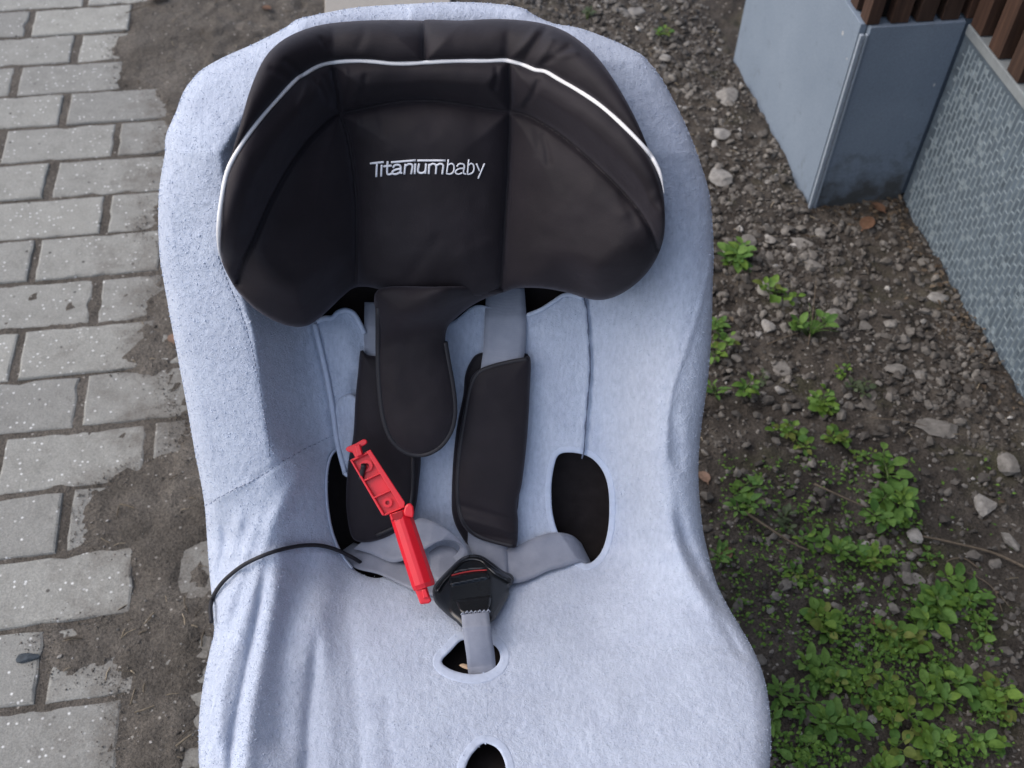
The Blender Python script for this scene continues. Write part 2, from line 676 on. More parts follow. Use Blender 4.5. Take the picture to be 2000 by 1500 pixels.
M_TOWEL = m_towel()
M_HEM = m_plain('hem_band', (0.435, 0.49, 0.605), 0.9, 0.1, 0.07, 200, 0.3, 0.0008, 0.2)
M_PILE = m_plain('terry_pile', (0.455, 0.51, 0.617), 0.95, 0.05, 0.1, 120, 0, 0, 0.2)
M_GAP_SHADE = m_plain('gap_shade', (0.11, 0.125, 0.17), 0.95, 0.05, 0.2, 300, 0)
M_SEAM2 = m_plain('seam_grey', (0.29, 0.325, 0.41), 0.95, 0.05, 0.3, 300, 0)
M_BLACK = m_black_fabric()
M_PAD = m_plain('padding_black', (0.017, 0.014, 0.014), 0.9, 0.1, 0.2, 80)
M_PIPING = m_plain('white_piping', (0.80, 0.79, 0.79), 0.6, 0.3, 0.05, 400, 0.1)
M_BLACKPIPE = m_plain('black_binding', (0.022, 0.021, 0.025), 0.6, 0.35, 0.1, 400, 0.1)
M_THREAD = m_plain('white_thread', (0.78, 0.79, 0.84), 0.55, 0.3, 0.08, 900, 0.3, 0.0004)
M_WEB = m_web()
M_PLASTIC = m_plain('black_plastic', (0.014, 0.016, 0.019), 0.26, 0.5, 0.1, 40, 0.06, 0.0005)
M_PLASTIC2 = m_plain('gloss_black_plastic', (0.011, 0.012, 0.014), 0.14, 0.5, 0.1, 40, 0.0)
M_RED = m_plain('red_plastic', (0.62, 0.010, 0.022), 0.36, 0.5, 0.06, 60, 0.05, 0.0004)
M_REDMARK = m_plain('red_marking', (0.42, 0.03, 0.03), 0.4, 0.4, 0.05, 60, 0)
M_CORD = m_plain('black_elastic', (0.010, 0.010, 0.014), 0.6, 0.4, 0.2, 500, 0.3, 0.0005)
M_BRICK = m_brick()
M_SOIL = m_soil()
M_GRAVEL = m_stone('gravel_stone', (0.045, 0.039, 0.034), (0.185, 0.170, 0.152), False, 0.0006)
M_STONE = m_stone('loose_stone', (0.14, 0.13, 0.118), (0.25, 0.235, 0.215), True)
M_PALE = m_stone('pale_stone', (0.23, 0.22, 0.205), (0.29, 0.275, 0.255), True)
M_CRUMB = m_stone('earth_crumb', (0.085, 0.076, 0.066), (0.19, 0.17, 0.148), False, 0.0001)
M_CHIP = m_stone('white_chip', (0.20, 0.19, 0.175), (0.48, 0.46, 0.43))
M_SLATE = m_stone('slate', (0.045, 0.055, 0.065), (0.05, 0.06, 0.07), True)
M_LEAF = m_leaf('weed_leaf', (0.068, 0.150, 0.036), (0.132, 0.230, 0.054), True)
M_LEAF3 = m_leaf('bright_leaf', (0.085, 0.165, 0.028), (0.145, 0.235, 0.042), True)
M_LEAF4 = m_leaf('yellowing_leaf', (0.12, 0.165, 0.035), (0.17, 0.19, 0.05), True)
M_LEAF2 = m_leaf('ground_cover_leaf', (0.062, 0.135, 0.028), (0.135, 0.235, 0.046))
M_DULL = m_leaf('dull_leaf', (0.06, 0.085, 0.045), (0.11, 0.135, 0.08), True)
M_STEM = m_plain('stem', (0.07, 0.10, 0.03), 0.6, 0.3, 0.2, 100)
M_DRY = m_leaf('dry_leaf', (0.16, 0.085, 0.055), (0.27, 0.17, 0.13), True)
M_LITTER = m_leaf('litter_leaf', (0.045, 0.030, 0.022), (0.19, 0.145, 0.11))
M_TWIG = m_plain('twig', (0.12, 0.095, 0.07), 0.85, 0.2, 0.3, 150)
M_STRAW = m_stone('straw', (0.05, 0.04, 0.03), (0.30, 0.25, 0.18))
M_WOOD = m_wood()
M_BACKING = m_plain('backing_board', (0.012, 0.010, 0.009), 0.9, 0.1, 0.2, 50)
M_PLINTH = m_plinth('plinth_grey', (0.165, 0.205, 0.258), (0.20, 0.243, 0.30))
M_PLINTH2 = m_plinth('plinth_grey_shaded', (0.14, 0.175, 0.225), (0.175, 0.215, 0.27), 0.45)  # front face: darker copy of the plinth grey, its shade in the colour
M_TRIM = m_plain('corner_profile', (0.25, 0.29, 0.34), 0.5, 0.4, 0.1, 120)
M_RENDERCOAT = m_plain('render_coat', (0.085, 0.11, 0.135), 0.85, 0.2, 0.35, 45, 0.4, 0.002)
M_NET = m_plain('plaster_net', (0.185, 0.225, 0.25), 0.8, 0.25, 0.25, 120, 0.4, 0.001)
M_LEDGE = m_plain('ledge_strip', (0.20, 0.22, 0.23), 0.7, 0.3, 0.15, 60, 0.2)
M_SLAB = m_plain('beige_slab', (0.30, 0.28, 0.25), 0.9, 0.15, 0.08, 140, 0.2)

# ------------------------------------------------------------------ ground sheet
YAW, HL, ROWP, OX, OY = 0.1814, 0.111, 0.113, -0.6958, 2.3562
e1 = np.array([math.cos(YAW), math.sin(YAW), 0])
e2 = np.array([-math.sin(YAW), math.cos(YAW), 0])
ez = np.array([0, 0, 1.0])


def brick_uv(x, y):
    u = (x * e1[0] + y * e1[1] - OX) / HL
    v = -((x * e2[0] + y * e2[1]) - OY) / ROWP
    return u, v


DIRT = [(330, -130), (300, -40), (262, 20), (256, 50), (228, 80), (225, 105), (236, 125), (238, 165), (300, 182), (312, 230), (325, 280), (330, 330),
        (316, 380), (290, 425), (280, 455), (318, 478), (325, 530), (300, 570), (288, 620), (245, 670), (222, 700), (238, 722), (325, 738),
        (335, 780), (350, 800), (362, 830), (345, 870), (290, 905), (235, 930), (180, 958), (150, 1000), (148, 1050), (170, 1085), (250, 1100),
        (258, 1130), (225, 1185), (160, 1210), (90, 1230), (84, 1290), (110, 1322), (200, 1312), (238, 1325), (238, 1370), (233, 1430),
        (231, 1500), (225, 1700), (215, 1950)]
DIRT_G = ground_pt(np.array(DIRT)[:, 0], np.array(DIRT)[:, 1])[:, :2]


def ground_h(x, y):
    u, v = brick_uv(x, y)
    n1 = fbm(x * 9 + 40, y * 9 + 40, 4)
    n2 = fbm(x * 45 + 10, y * 45 + 70, 3)
    n3 = fbm(x * 150 + 10, y * 150 + 70, 2)
    sd = side_dist(x, y, DIRT_G)                    # > 0 on the soil side
    sd = sd + 0.009 * n2 + 0.007 * n3
    dirt = smooth((sd + 0.014) / 0.045)
    joint = -0.0030 + 0.0022 * n2 + 0.0010 * n3
    cover_ = 0.0030 + 0.003 * n1 + 0.0040 * n2 + 0.0026 * n3
    h = joint * (1 - dirt) + cover_ * dirt
    soil = smooth((u - 3.1) / 0.8)
    rough = 0.004 * soil
    bed = 0.010 * smooth((x - 0.1) / 0.4)
    h = h + soil * (0.010 * n1) + rough * n2 * 2 + bed * 0.6
    far = smooth((np.maximum(np.abs(x), np.abs(y - 1.3)) - 4) / 6)
    return h * (1 - far)


def axis(lo, hi, step, end):
    a = list(np.arange(lo, hi + 1e-9, step))
    s = step
    l, h = lo, hi
    pre, post = [], []
    while h < end:
        s *= 1.35
        h += s
        l -= s
        post.append(h)
        pre.append(l)
    return np.array(pre[::-1] + a + post)


gx = axis(-1.35, 1.15, 0.0075, 120)
gy = axis(0.3, 2.75, 0.0085, 120)
GX, GY = np.meshgrid(gx, gy)
GZ = ground_h(GX, GY)
ny, nx = GX.shape
idx = np.arange(ny * nx).reshape(ny, nx)
Q = np.stack([idx[:-1, :-1], idx[:-1, 1:], idx[1:, 1:], idx[1:, :-1]], -1).reshape(-1, 4)
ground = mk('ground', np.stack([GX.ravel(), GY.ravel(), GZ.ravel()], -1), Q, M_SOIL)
tag(ground, kind='structure')


def gh(x, y):
    return float(ground_h(np.array([x]), np.array([y]))[0])


# ------------------------------------------------------------------ brick paving, every brick a part
pave = D.objects.new('brick_pavement', None)
C.objects.link(pave)
pave.location = (float(e1[0] * OX + e2[0] * OY), float(e1[1] * OX + e2[1] * OY), 0)
pave.rotation_euler = (0, 0, YAW)
tag(pave, kind='structure')


def brick_mesh(L, Bw, seed):
    rg = np.random.default_rng(seed)
    nL = 9 if L > 0.15 else 5
    nB = 5
    hx, hy, T = L / 2, Bw / 2, 0.06

    def ring(ins, z):
        pts = []
        for i in range(nL): pts.append((-hx + ins + (L - 2 * ins) * i / nL, -hy + ins, z))
        for i in range(nB): pts.append((hx - ins, -hy + ins + (Bw - 2 * ins) * i / nB, z))
        for i in range(nL): pts.append((hx - ins - (L - 2 * ins) * i / nL, hy - ins, z))
        for i in range(nB): pts.append((-hx + ins, hy - ins - (Bw - 2 * ins) * i / nB, z))
        return np.array(pts)
    rings = [ring(0, -T), ring(0, -0.004), ring(0.0012, -0.0012), ring(0.0042, 0.0)]
    m = len(rings[0])
    jit = rg.normal(0, 1, (m, 2))
    chip = (rg.random(m) < 0.10) * rg.uniform(0.001, 0.0035, m)
    for k, a in ((1, 0.0007), (2, 0.0009), (3, 0.0008)):
        rings[k][:, :2] += jit * a
        cdir = -rings[k][:, :2] / np.linalg.norm(rings[k][:, :2], axis=1)[:, None]
        rings[k][:, :2] += cdir * chip[:, None]
        if k < 3:
            rings[k][:, 2] -= chip * 0.5
    V = np.concatenate(rings + [np.array([[-hx * .5, 0, 0.0004], [hx * .5, 0, -0.0002]])])
    F = []
    for k in range(3):
        for i in range(m):
            j = (i + 1) % m
            F.append((k * m + i, k * m + j, (k + 1) * m + j, (k + 1) * m + i))
    F.append(tuple(3 * m + i for i in range(m)))
    me = D.meshes.new('brick')
    me.from_pydata([tuple(v) for v in V[:4 * m]], [], F)
    me.update()
    me.polygons.foreach_set('use_smooth', np.full(len(me.polygons), False))
    me.materials.append(M_BRICK)
    return me


full = [brick_mesh(0.2088, 0.1048, s) for s in range(7)]
half = [brick_mesh(0.0990, 0.1048, 20 + s) for s in range(3)]


def lay(u0, u1, v):
    hb = (u1 - u0) < 1.5
    o = D.objects.new('brick', random.choice(half if hb else full))
    C.objects.link(o)
    o.parent = pave
    o.location = ((u0 + u1) / 2 * HL + random.gauss(0, 0.0015), -(v + 0.5) * ROWP + random.gauss(0, 0.0012), random.gauss(0, 0.0009))
    o.rotation_euler = (random.gauss(0, 0.006), random.gauss(0, 0.004), random.gauss(0, 0.007) + (math.pi if random.random() < .5 else 0))


for v in range(-5, 19):
    u = 4 if v % 2 == 0 else 5
    if v in (0, 2): u = 2
    while u > -7:
        lay(u - 2, u, v)
        u -= 2

# ------------------------------------------------------------------ building corner on the right
BO = np.array([0.549, 1.595, 0])
bl = empty('building', tuple(BO), 'corner of a building with grey plinth, netted wall base and brown timber battens', 'building')
PH, PWD, NEAR, FAR_ = 0.381, 0.178, -2.6, 0.505
SB = 0.006


def bbox(name, x, y, z, mat, parent=bl, bev=0.0, smooth_=False):
    v, f = box_vf(BO, e1, e2, ez, x, y, z)
    o = mk(name, v, f, mat, parent, smooth_)
    if bev:
        bevel(o, bev)
    return o


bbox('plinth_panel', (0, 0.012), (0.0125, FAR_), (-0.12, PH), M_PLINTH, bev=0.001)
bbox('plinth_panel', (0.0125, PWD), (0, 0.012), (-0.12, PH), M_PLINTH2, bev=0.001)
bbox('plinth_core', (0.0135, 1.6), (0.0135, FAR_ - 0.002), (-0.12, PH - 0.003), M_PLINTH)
# corner profile: two slim strips proud of both panels with a dark joint between
bbox('corner_profile', (-0.0025, 0.0045), (-0.0025, 0.0045), (-0.12, PH - 0.012), M_TRIM, bev=0.0012)
bbox('corner_profile', (0.0075, 0.0115), (-0.0022, 0.004), (-0.12, PH - 0.012), M_TRIM, bev=0.001)
# wall base with the netting pressed into its coat
WX = PWD + 0.004
bbox('wall_base', (WX, WX + 0.05), (NEAR, -0.004), (-0.12, 0.362), M_RENDERCOAT)
bbox('ledge', (WX - 0.004, WX + 0.05), (NEAR, -0.006), (0.3625, 0.381), M_LEDGE, bev=0.002)


def net_mesh():
    V, F = [], []
    cw, chh = 0.0118, 0.024
    y0, y1 = -1.75, -0.008
    ncol = int((y1 - y0) / cw)
    nrow = int((PH + 0.02) / (chh * 0.5))
    rg = np.random.default_rng(3)
    ph = rg.random(1000)

    def strand(p, q, w, t=0.0022):
        # a bar from p to q in the wall plane (coords: along, up), flattened, proud of the coat
        p = np.array(p); q = np.array(q)
        dd = q - p
        L = np.linalg.norm(dd)
        if L < 1e-6: return
        nrm = np.array([-dd[1], dd[0]]) / L * w / 2
        b = len(V)
        for (a, z_) in ((p - nrm, 0), (p, t), (p + nrm, 0), (q - nrm, 0), (q, t), (q + nrm, 0)):
            V.append(BO + e1 * (WX - z_ + 0.0003) + e2 * a[0] + ez * a[1])
        F.extend([(b, b + 1, b + 4, b + 3), (b + 1, b + 2, b + 5, b + 4)])
    J = lambda a, b_, m_: m_ * (ph[(a * 31 + b_ * 57) % 1000] - .5)
    for i in range(ncol):
        x = y0 + i * cw
        zs = np.arange(-0.03, 0.352, chh * 0.5)
        for j in range(len(zs)):
            za, zb_ = zs[j], min(zs[j] + chh * 0.5, 0.362)
            strand((x + J(i, j, .0014), za), (x + J(i, j + 1, .0014), zb_), 0.0032 + 0.0024 * ph[(i * 13 + j * 7) % 1000], .0018)
            if (i + j) % 2 == 0 and ph[(i * 71 + j * 3) % 1000] > .04:
                strand((x, za + J(i, j, .004)), (x + cw, za + J(i, j + 3, .004)), 0.0028 + 0.003 * ph[(i * 5 + j * 11) % 1000], .0010)
            if ph[(i * 17 + j * 29) % 1000] > .90:      # cells clogged with plaster
                strand((x + cw * .5, za), (x + cw * .5, zb_ - .002), 0.010, .0010)
    return V, F


v, f = net_mesh()
tag(mk('netting', v, f, M_NET, bl, False), kind='stuff')
# timber cladding: backing boards and single battens
top = 2.7
bbox('backing_board', (SB + 0.022, PWD + 0.03), (SB + 0.022, FAR_), (PH + 0.001, top), M_BACKING)
bbox('backing_board', (WX + 0.0205, WX + 0.05), (NEAR, -0.006), (PH + 0.0025, top), M_BACKING)


def batten(x, y, z0):
    ob = bbox('batten', x, y, (z0, top), M_WOOD)
    return ob


g = SB
while g < FAR_ - 0.04:                                  # on the left side of the corner
    batten((SB, SB + 0.0215), (g, g + 0.027), PH + 0.002)
    g += 0.046
for a in (SB + 0.0425, SB + 0.0865, SB + 0.1305, SB + 0.174):   # on its front
    batten((a, a + 0.029), (SB, SB + 0.0215), PH + 0.002)
g = -0.012
while g > NEAR + 0.05:                                  # above the netted wall
    batten((WX - 0.003, WX + 0.020), (g - 0.036, g), PH + 0.0025)
    g -= 0.066

# beige slab lying on the ground behind the seat
sl_px = [(634, -150), (634, 60), (880, 60), (880, -150)]
gp = [ground_pt(*p, 0.02) for p in sl_px]
SLB = np.concatenate([np.array(gp), np.array(gp) - ez * 0.05])
sb = mk('paving_slab', SLB, [(0, 1, 2, 3), (7, 6, 5, 4), (0, 4, 5, 1), (1, 5, 6, 2), (2, 6, 7, 3), (3, 7, 4, 0)], M_SLAB, None, False, loc=SLB.mean(0))
bevel(sb, 0.003)
tag(sb, 'smooth beige slab lying on the soil behind the top of the seat', 'slab')

# ------------------------------------------------------------------ the seat: depth of its padded surface
def z_back(py):
    return 1.103 / (1 - 0.34 * (py - 750) / FPX)


def z_cush(py):
    return 1.4388 / (1 + 1.5 * (py - 750) / FPX)


# rows: y, outline L, ridge L, foot L, foot R, ridge R, outline R, height L, height R, height mid
PROF = np.array([
    (-10, 500, 620, 760, 900, 1060, 1150, .020, .020, .010),
    (40, 480, 600, 740, 930, 1100, 1180, .030, .030, .010),
    (120, 420, 540, 690, 980, 1170, 1240, .055, .050, .006),
    (300, 320, 430, 620, 1050, 1290, 1352, .082, .070, .0),
    (500, 311, 450, 615, 1110, 1345, 1393, .090, .070, .0),
    (650, 338, 495, 628, 1140, 1345, 1390, .092, .072, .0),
    (750, 357, 508, 645, 1150, 1318, 1382, .092, .074, .0),
    (880, 376, 526, 672, 1160, 1306, 1368, .092, .078, .0),
    (1000, 400, 520, 690, 1190, 1315, 1370, .088, .080, .0),
    (1080, 408, 520, 700, 1170, 1335, 1385, .088, .078, .004),
    (1180, 416, 505, 690, 1130, 1375, 1430, .058, .048, .006),
    (1260, 412, 498, 680, 1100, 1405, 1470, .040, .030, .004),
    (1350, 393, 485, 640, 1050, 1430, 1500, .036, .022, .0),
    (1440, 388, 478, 630, 1050, 1440, 1506, .031, .016, .0),
    (1560, 390, 475, 630, 1050, 1440, 1496, .029, .012, .0),
    (1700, 400, 480, 640, 1050, 1430, 1480, .036, .012, .0)])

OUTL = [(640, 24), (700, 14), (790, 8), (880, 4), (950, 6), (1015, 14), (1048, 32), (1082, 46), (1118, 52), (1148, 60), (1200, 80), (1248, 104), (1268, 122),
        (1290, 150), (1318, 200), (1342, 250), (1358, 290), (1372, 330), (1386, 380), (1392, 440), (1394, 500), (1392, 560), (1390, 640), (1385, 720),
        (1376, 790), (1368, 850), (1364, 920), (1367, 980), (1374, 1040), (1388, 1100), (1402, 1145), (1428, 1195), (1452, 1235), (1474, 1275),
        (1490, 1315), (1500, 1360), (1506, 1420), (1504, 1490), (1494, 1570), (1470, 1650), (1420, 1700), (1200, 1735), (950, 1745), (700, 1735), (470, 1700), (415, 1650), (396, 1570),
        (389, 1490), (388, 1430), (391, 1380), (399, 1325), (410, 1270), (418, 1235), (416, 1190), (410, 1130), (405, 1060), (400, 990), (392, 940),
        (380, 880), (368, 810), (356, 745), (346, 690), (336, 640), (327, 590), (318, 540), (311, 490), (309, 420), (312, 360), (322, 300), (324, 265),
        (345, 215), (358, 180), (378, 152), (400, 132), (440, 110), (490, 88), (535, 66), (560, 52), (580, 38), (608, 31)]
OUT_S = spline(OUTL, True, 5)

FOLDS = [  # polyline, half width px, height m (towards the viewer)
    ([(655, 860), (600, 905), (565, 960), (545, 1000), (520, 1050), (500, 1120), (470, 1230), (440, 1330), (425, 1440)], 17, .0075),
    ([(560, 985), (548, 1040), (540, 1110), (530, 1200), (510, 1300), (490, 1400), (478, 1520)], 20, .0085),
    ([(520, 985), (490, 1050), (466, 1130), (440, 1200), (418, 1262)], 14, .0075),
    ([(578, 985), (590, 1060), (588, 1130), (560, 1230), (548, 1330), (545, 1450)], 26, -.0080),
    ([(640, 1000), (650, 1080), (640, 1150), (625, 1230), (640, 1330), (640, 1500)], 26, .0050),
    ([(622, 1200), (615, 1300), (603, 1400), (598, 1500)], 12, -.0050),
    ([(516, 1075), (515, 1130), (498, 1220), (475, 1330), (452, 1450), (448, 1560)], 7, -.0065),
    ([(695, 1180), (690, 1280), (700, 1400), (705, 1500)], 14, -.0022),
    ([(760, 1330), (755, 1420), (770, 1520)], 12, -.0015),
    ([(430, 1000), (440, 1060), (430, 1110), (420, 1160)], 9, -.005),
    ([(470, 985), (462, 1050), (445, 1110)], 11, .005),
    ([(1318, 960), (1335, 1040), (1365, 1110), (1395, 1160), (1430, 1210)], 12, -.006),
    ([(1300, 990), (1318, 1060), (1350, 1130), (1385, 1185), (1425, 1240)], 18, .005),
    ([(1380, 1180), (1420, 1230), (1445, 1275), (1475, 1290)], 9, -.003),
    ([(1310, 780), (1318, 850), (1330, 930)], 14, -.003),
    ([(500, 930), (560, 895), (640, 850)], 5, -.0016),
    ([(403, 985), (450, 962), (505, 932)], 6, .0022),
    ([(700, 760), (668, 640), (660, 615)], 22, .006),
    ([(690, 700), (700, 780), (705, 840)], 12, -.004),
    ([(1070, 612), (1045, 628), (1030, 632)], 5, -.002),
    ([(1000, 1420), (1080, 1400), (1160, 1440)], 40, .002),
    ([(1190, 1300), (1200, 1400), (1215, 1500)], 30, .0016),
]
# free edges of the loose back panel and the seam lines
EDGE_L = spline([(614, 632), (622, 665), (634, 715), (645, 770), (652, 815), (660, 870), (674, 925)], False, 6)
EDGE_R = spline([(1140, 578), (1147, 610), (1150, 660), (1153, 715), (1150, 760), (1145, 820), (1140, 892)], False, 6)
RIDGE_L = spline([(425, 500), (448, 560), (470, 610), (487, 665), (500, 720), (512, 790), (522, 840), (526, 895)], False, 6)
SEAM_R = spline([(1388, 500), (1372, 580), (1350, 650), (1330, 710), (1313, 760), (1304, 830), (1302, 890)], False, 6)
CROSS_L = spline([(400, 988), (450, 960), (500, 935), (560, 897), (620, 865), (660, 846)], False, 6)


def z_cover(px, py, detail=True):
    px = np.asarray(px, float)
    py = np.asarray(py, float)
    zb, zc = z_back(py), z_cush(py)
    k = 0.035
    h = np.clip(0.5 + 0.5 * (zb - zc) / k, 0, 1)
    z = zb * (1 - h) + zc * h - k * h * (1 - h)
    col = [np.interp(py, PROF[:, 0], PROF[:, i]) for i in range(1, 10)]
    oL, rL, fL, fR, rR, oR, hL, hR, hM = col
    tl = np.clip((fL - px) / (fL - rL), 0, 1)
    sharp = smooth((925 - py) / 90)
    left = np.where(px < rL, 1 - 0.12 * smooth((rL - px) / np.maximum(rL - oL, 1)), sharp * tl * tl * (1.62 - 0.62 * tl) + (1 - sharp) * smooth(tl) ** 0.85)
    right = np.where(px > rR, 1 - 0.06 * smooth((px - rR) / np.maximum(oR - rR, 1)), smooth((px - fR) / (rR - fR)) ** 1.15)
    hh = hM + (hL - hM) * left + (hR - hM) * right
    z = z - hh
    if detail:
        for pl, w, a in FOLDS:
            P = spline(pl, False, 4)
            bb = (px > P[:, 0].min() - 4 * w) & (px < P[:, 0].max() + 4 * w) & (py > P[:, 1].min() - 4 * w) & (py < P[:, 1].max() + 4 * w)
            if bb.any():
                d, nr = dist_poly(px[bb], py[bb], P, False, True)
                yy0, yy1 = P[0], P[-1]
                e0 = np.hypot(nr[:, 0] - yy0[0], nr[:, 1] - yy0[1])
                e1_ = np.hypot(nr[:, 0] - yy1[0], nr[:, 1] - yy1[1])
                L_ = np.hypot(*(yy1 - yy0))
                tp = smooth(e0 / (0.30 * L_)) * np.maximum(smooth(e1_ / (0.25 * L_)), (yy1[1] > 1400) * 1.0)
                z[bb] -= a * tp * np.exp(-(d / w) ** 2)
        # loose back panel lies a few millimetres proud between its two free edges
        for E_, sgn in ((EDGE_L, 1), (EDGE_R, -1)):
            bb = (py > E_[0, 1] - 30) & (py < E_[-1, 1] + 30) & (abs(px - E_[:, 0].mean()) < 90)
            if bb.any():
                s = side_dist(px[bb], py[bb], E_) * -sgn          # > 0 on the panel's side
                fade = smooth((py[bb] - E_[0, 1] + 30) / 40) * smooth((E_[-1, 1] + 30 - py[bb]) / 40)
                z[bb] -= fade * 0.004 * smooth((s + 3) / 5) * np.exp(-np.clip(s, 0, None) / 45)
                z[bb] += fade * 0.002 * np.exp(-((s + 4) / 4.5) ** 2)
        for E_, w, a in ((SEAM_R, 5, -0.0016), (CROSS_L, 3.5, 0.0012), (RIDGE_L, 4, 0.0010)):
            bb = (px > E_[:, 0].min() - 30) & (px < E_[:, 0].max() + 30) & (py > E_[:, 1].min() - 30) & (py < E_[:, 1].max() + 30)
            d = dist_poly(px[bb], py[bb], E_)
            z[bb] += a * np.exp(-(d / w) ** 2)
        z = z + 0.0045 * fbm(px / 130 + 3, py / 170 + 8, 2) + 0.0007 * fbm(px / 9 + 30, py / 9 + 80, 3, 0.7)
    return z


HOLE_L = [(648, 890), (640, 940), (642, 990), (652, 1035), (668, 1070), (685, 1098), (710, 1120), (755, 1120), (800, 1050), (800, 960), (760, 905), (700, 880)]
HOLE_L = [(650, 885), (641, 925), (641, 975), (648, 1025), (660, 1062), (676, 1090), (700, 1118), (745, 1128), (772, 1090), (776, 1000), (756, 920), (700, 880)]
HOLE_R = [(1092, 888), (1082, 912), (1077, 950), (1079, 1000), (1090, 1040), (1108, 1066), (1128, 1092), (1146, 1101), (1163, 1092), (1178, 1070),
          (1188, 1030), (1190, 980), (1185, 940), (1172, 912), (1150, 892), (1118, 884)]
HOLE_C = [(900, 1252), (880, 1272), (864, 1289), (868, 1300), (890, 1311), (922, 1317), (950, 1313), (970, 1300), (977, 1283), (970, 1265), (950, 1253), (922, 1250)]
HOLE_B = [(947, 1452), (930, 1464), (915, 1485), (908, 1510), (912, 1540), (930, 1562), (952, 1566), (975, 1552), (988, 1520), (986, 1490), (972, 1463)]
HOLE_T = [(610, 480), (618, 560), (622, 612), (640, 616), (655, 616), (668, 608), (684, 607), (698, 618), (712, 642), (745, 655), (800, 650), (880, 630),
          (930, 596), (985, 610), (1032, 614), (1062, 600), (1085, 586), (1105, 578), (1120, 570), (1125, 480), (1000, 450), (740, 450)]
HOLES = [HOLE_L, HOLE_R, HOLE_C, HOLE_B, HOLE_T]

seat_c = W(1000, 1080, 1.27)
seat_loc = (float(seat_c[0]), float(seat_c[1]), 0)
seat = empty('child_car_seat', seat_loc, 'child car seat in a pale grey towelling cover with black headrest', 'car seat')


def build_cover():
    hs = [spline(h, True, 6) for h in HOLES]
    P, q, be = grid_patch(OUT_S, hs, 4.0)
    z = z_cover(P[:, 0], P[:, 1])
    d = dist_poly(P[:, 0], P[:, 1], OUT_S, True)
    z = z + roll(d * z / FPX, 0.016) * 1.0 + np.where(P[:, 0] < 800, .012, .004) * np.exp(-d * z / FPX / 0.02)
    dh = np.full(len(P), 1e9)
    for h in hs[:4]:
        dh = np.minimum(dh, dist_poly(P[:, 0], P[:, 1], h, True))
    z = z + 0.003 * np.exp(-(dh / 5) ** 2)
    V = [W(P[:, 0], P[:, 1], z)]
    F = [q]
    n = len(P)
    # border edges of the outline wrap round the shell, those of the holes turn in
    bv = np.unique(be)
    do = dist_poly(P[bv, 0], P[bv, 1], OUT_S, True)
    isout = dict(zip(bv.tolist(), (do < 1.0).tolist()))
    cen = np.array([900.0, 860.0])
    ids = {int(b): i for i, b in enumerate(bv)}
    Pb, zb = P[bv], z[bv]
    om = np.array([isout[int(b)] for b in bv])
    base = n
    prev = None
    rings = [(0.012, 0.006, 0.003), (0.040, 0.014, 0.007), (0.085, 0.045, 0.009), (0.14, 0.12, 0.009)]
    ang = np.arctan2(Pb[:, 1] - cen[1], Pb[:, 0] - cen[0])
    rip = 1 + 0.25 * np.sin(ang * 37) * np.sin(ang * 11 + 1)
    for (dz, sh, hz) in rings:
        pp = Pb + (cen - Pb) * (sh * om * rip)[:, None]
        zz = zb + np.where(om, dz, hz)
        V.append(W(pp[:, 0], pp[:, 1], zz))
    m = len(bv)
    bi = np.array([[ids[int(a)], ids[int(b)]] for a, b in be])
    for k in range(len(rings)):
        a1 = base + k * m + bi
        a0 = be if k == 0 else base + (k - 1) * m + bi
        F.append(np.stack([a0[:, 1], a0[:, 0], a1[:, 0], a1[:, 1]], -1))
    return mk('seat_cover', np.concatenate(V), np.concatenate(F), M_TOWEL, seat)


cover = build_cover()


# hem bands round the openings and the free edges of the back panel
def hem(poly, width, lift=0.0004, closed=True, n=6, inner=0.0):
    S = spline(poly, closed, n)
    T = np.roll(S, -1, 0) - np.roll(S, 1, 0) if closed else np.gradient(S, axis=0)
    N = np.stack([T[:, 1], -T[:, 0]], -1)
    N /= np.linalg.norm(N, axis=1)[:, None] + 1e-9
    if closed and inside(S[:1, 0] + N[:1, 0] * 2, S[:1, 1] + N[:1, 1] * 2, S)[0]:
        N = -N
    prof = [(inner, .0035), (inner + 0.5, -lift * .6), (width * .3, -lift), (width * .75, -lift * .9), (width * .9, -lift * .5), (width, .0012)]
    V = []
    for o_, dz in prof:
        p = S + N * o_
        zc_ = z_cover(p[:, 0], p[:, 1])
        V.append(W(p[:, 0], p[:, 1], zc_ + dz))
    m = len(S)
    V = np.concatenate(V)
    F = []
    for k in range(len(prof) - 1):
        for i in range(m if closed else m - 1):
            j = (i + 1) % m
            F.append((k * m + i, k * m + j, (k + 1) * m + j, (k + 1) * m + i))
    return V, F


for hpoly, w in ((HOLE_R, 13), (HOLE_C, 20), (HOLE_B, 19)):
    v, f = hem(hpoly, w)
    mk('hem', v, f, M_HEM, cover)
v, f = hem([(690, 1108), (676, 1090), (660, 1062), (648, 1025), (641, 975), (641, 925), (648, 893), (660, 878)], 5, 0.0015, False)
mk('hem', v, f, M_HEM, cover)
p = EDGE_L
V_, F_ = tube(W(p[:, 0], p[:, 1], z_cover(p[:, 0], p[:, 1]) - 0.004), 0.0027, 8)
tip = spline([(674, 925), (680, 928), (683, 915), (684, 895)], False, 5)
V2, F2 = tube(W(tip[:, 0], tip[:, 1], z_cover(tip[:, 0], tip[:, 1]) - 0.006), 0.0022, 8)
V_, F_ = join([(V_, F_), (V2, F2)])
mk('hem', V_, F_, M_HEM, cover)
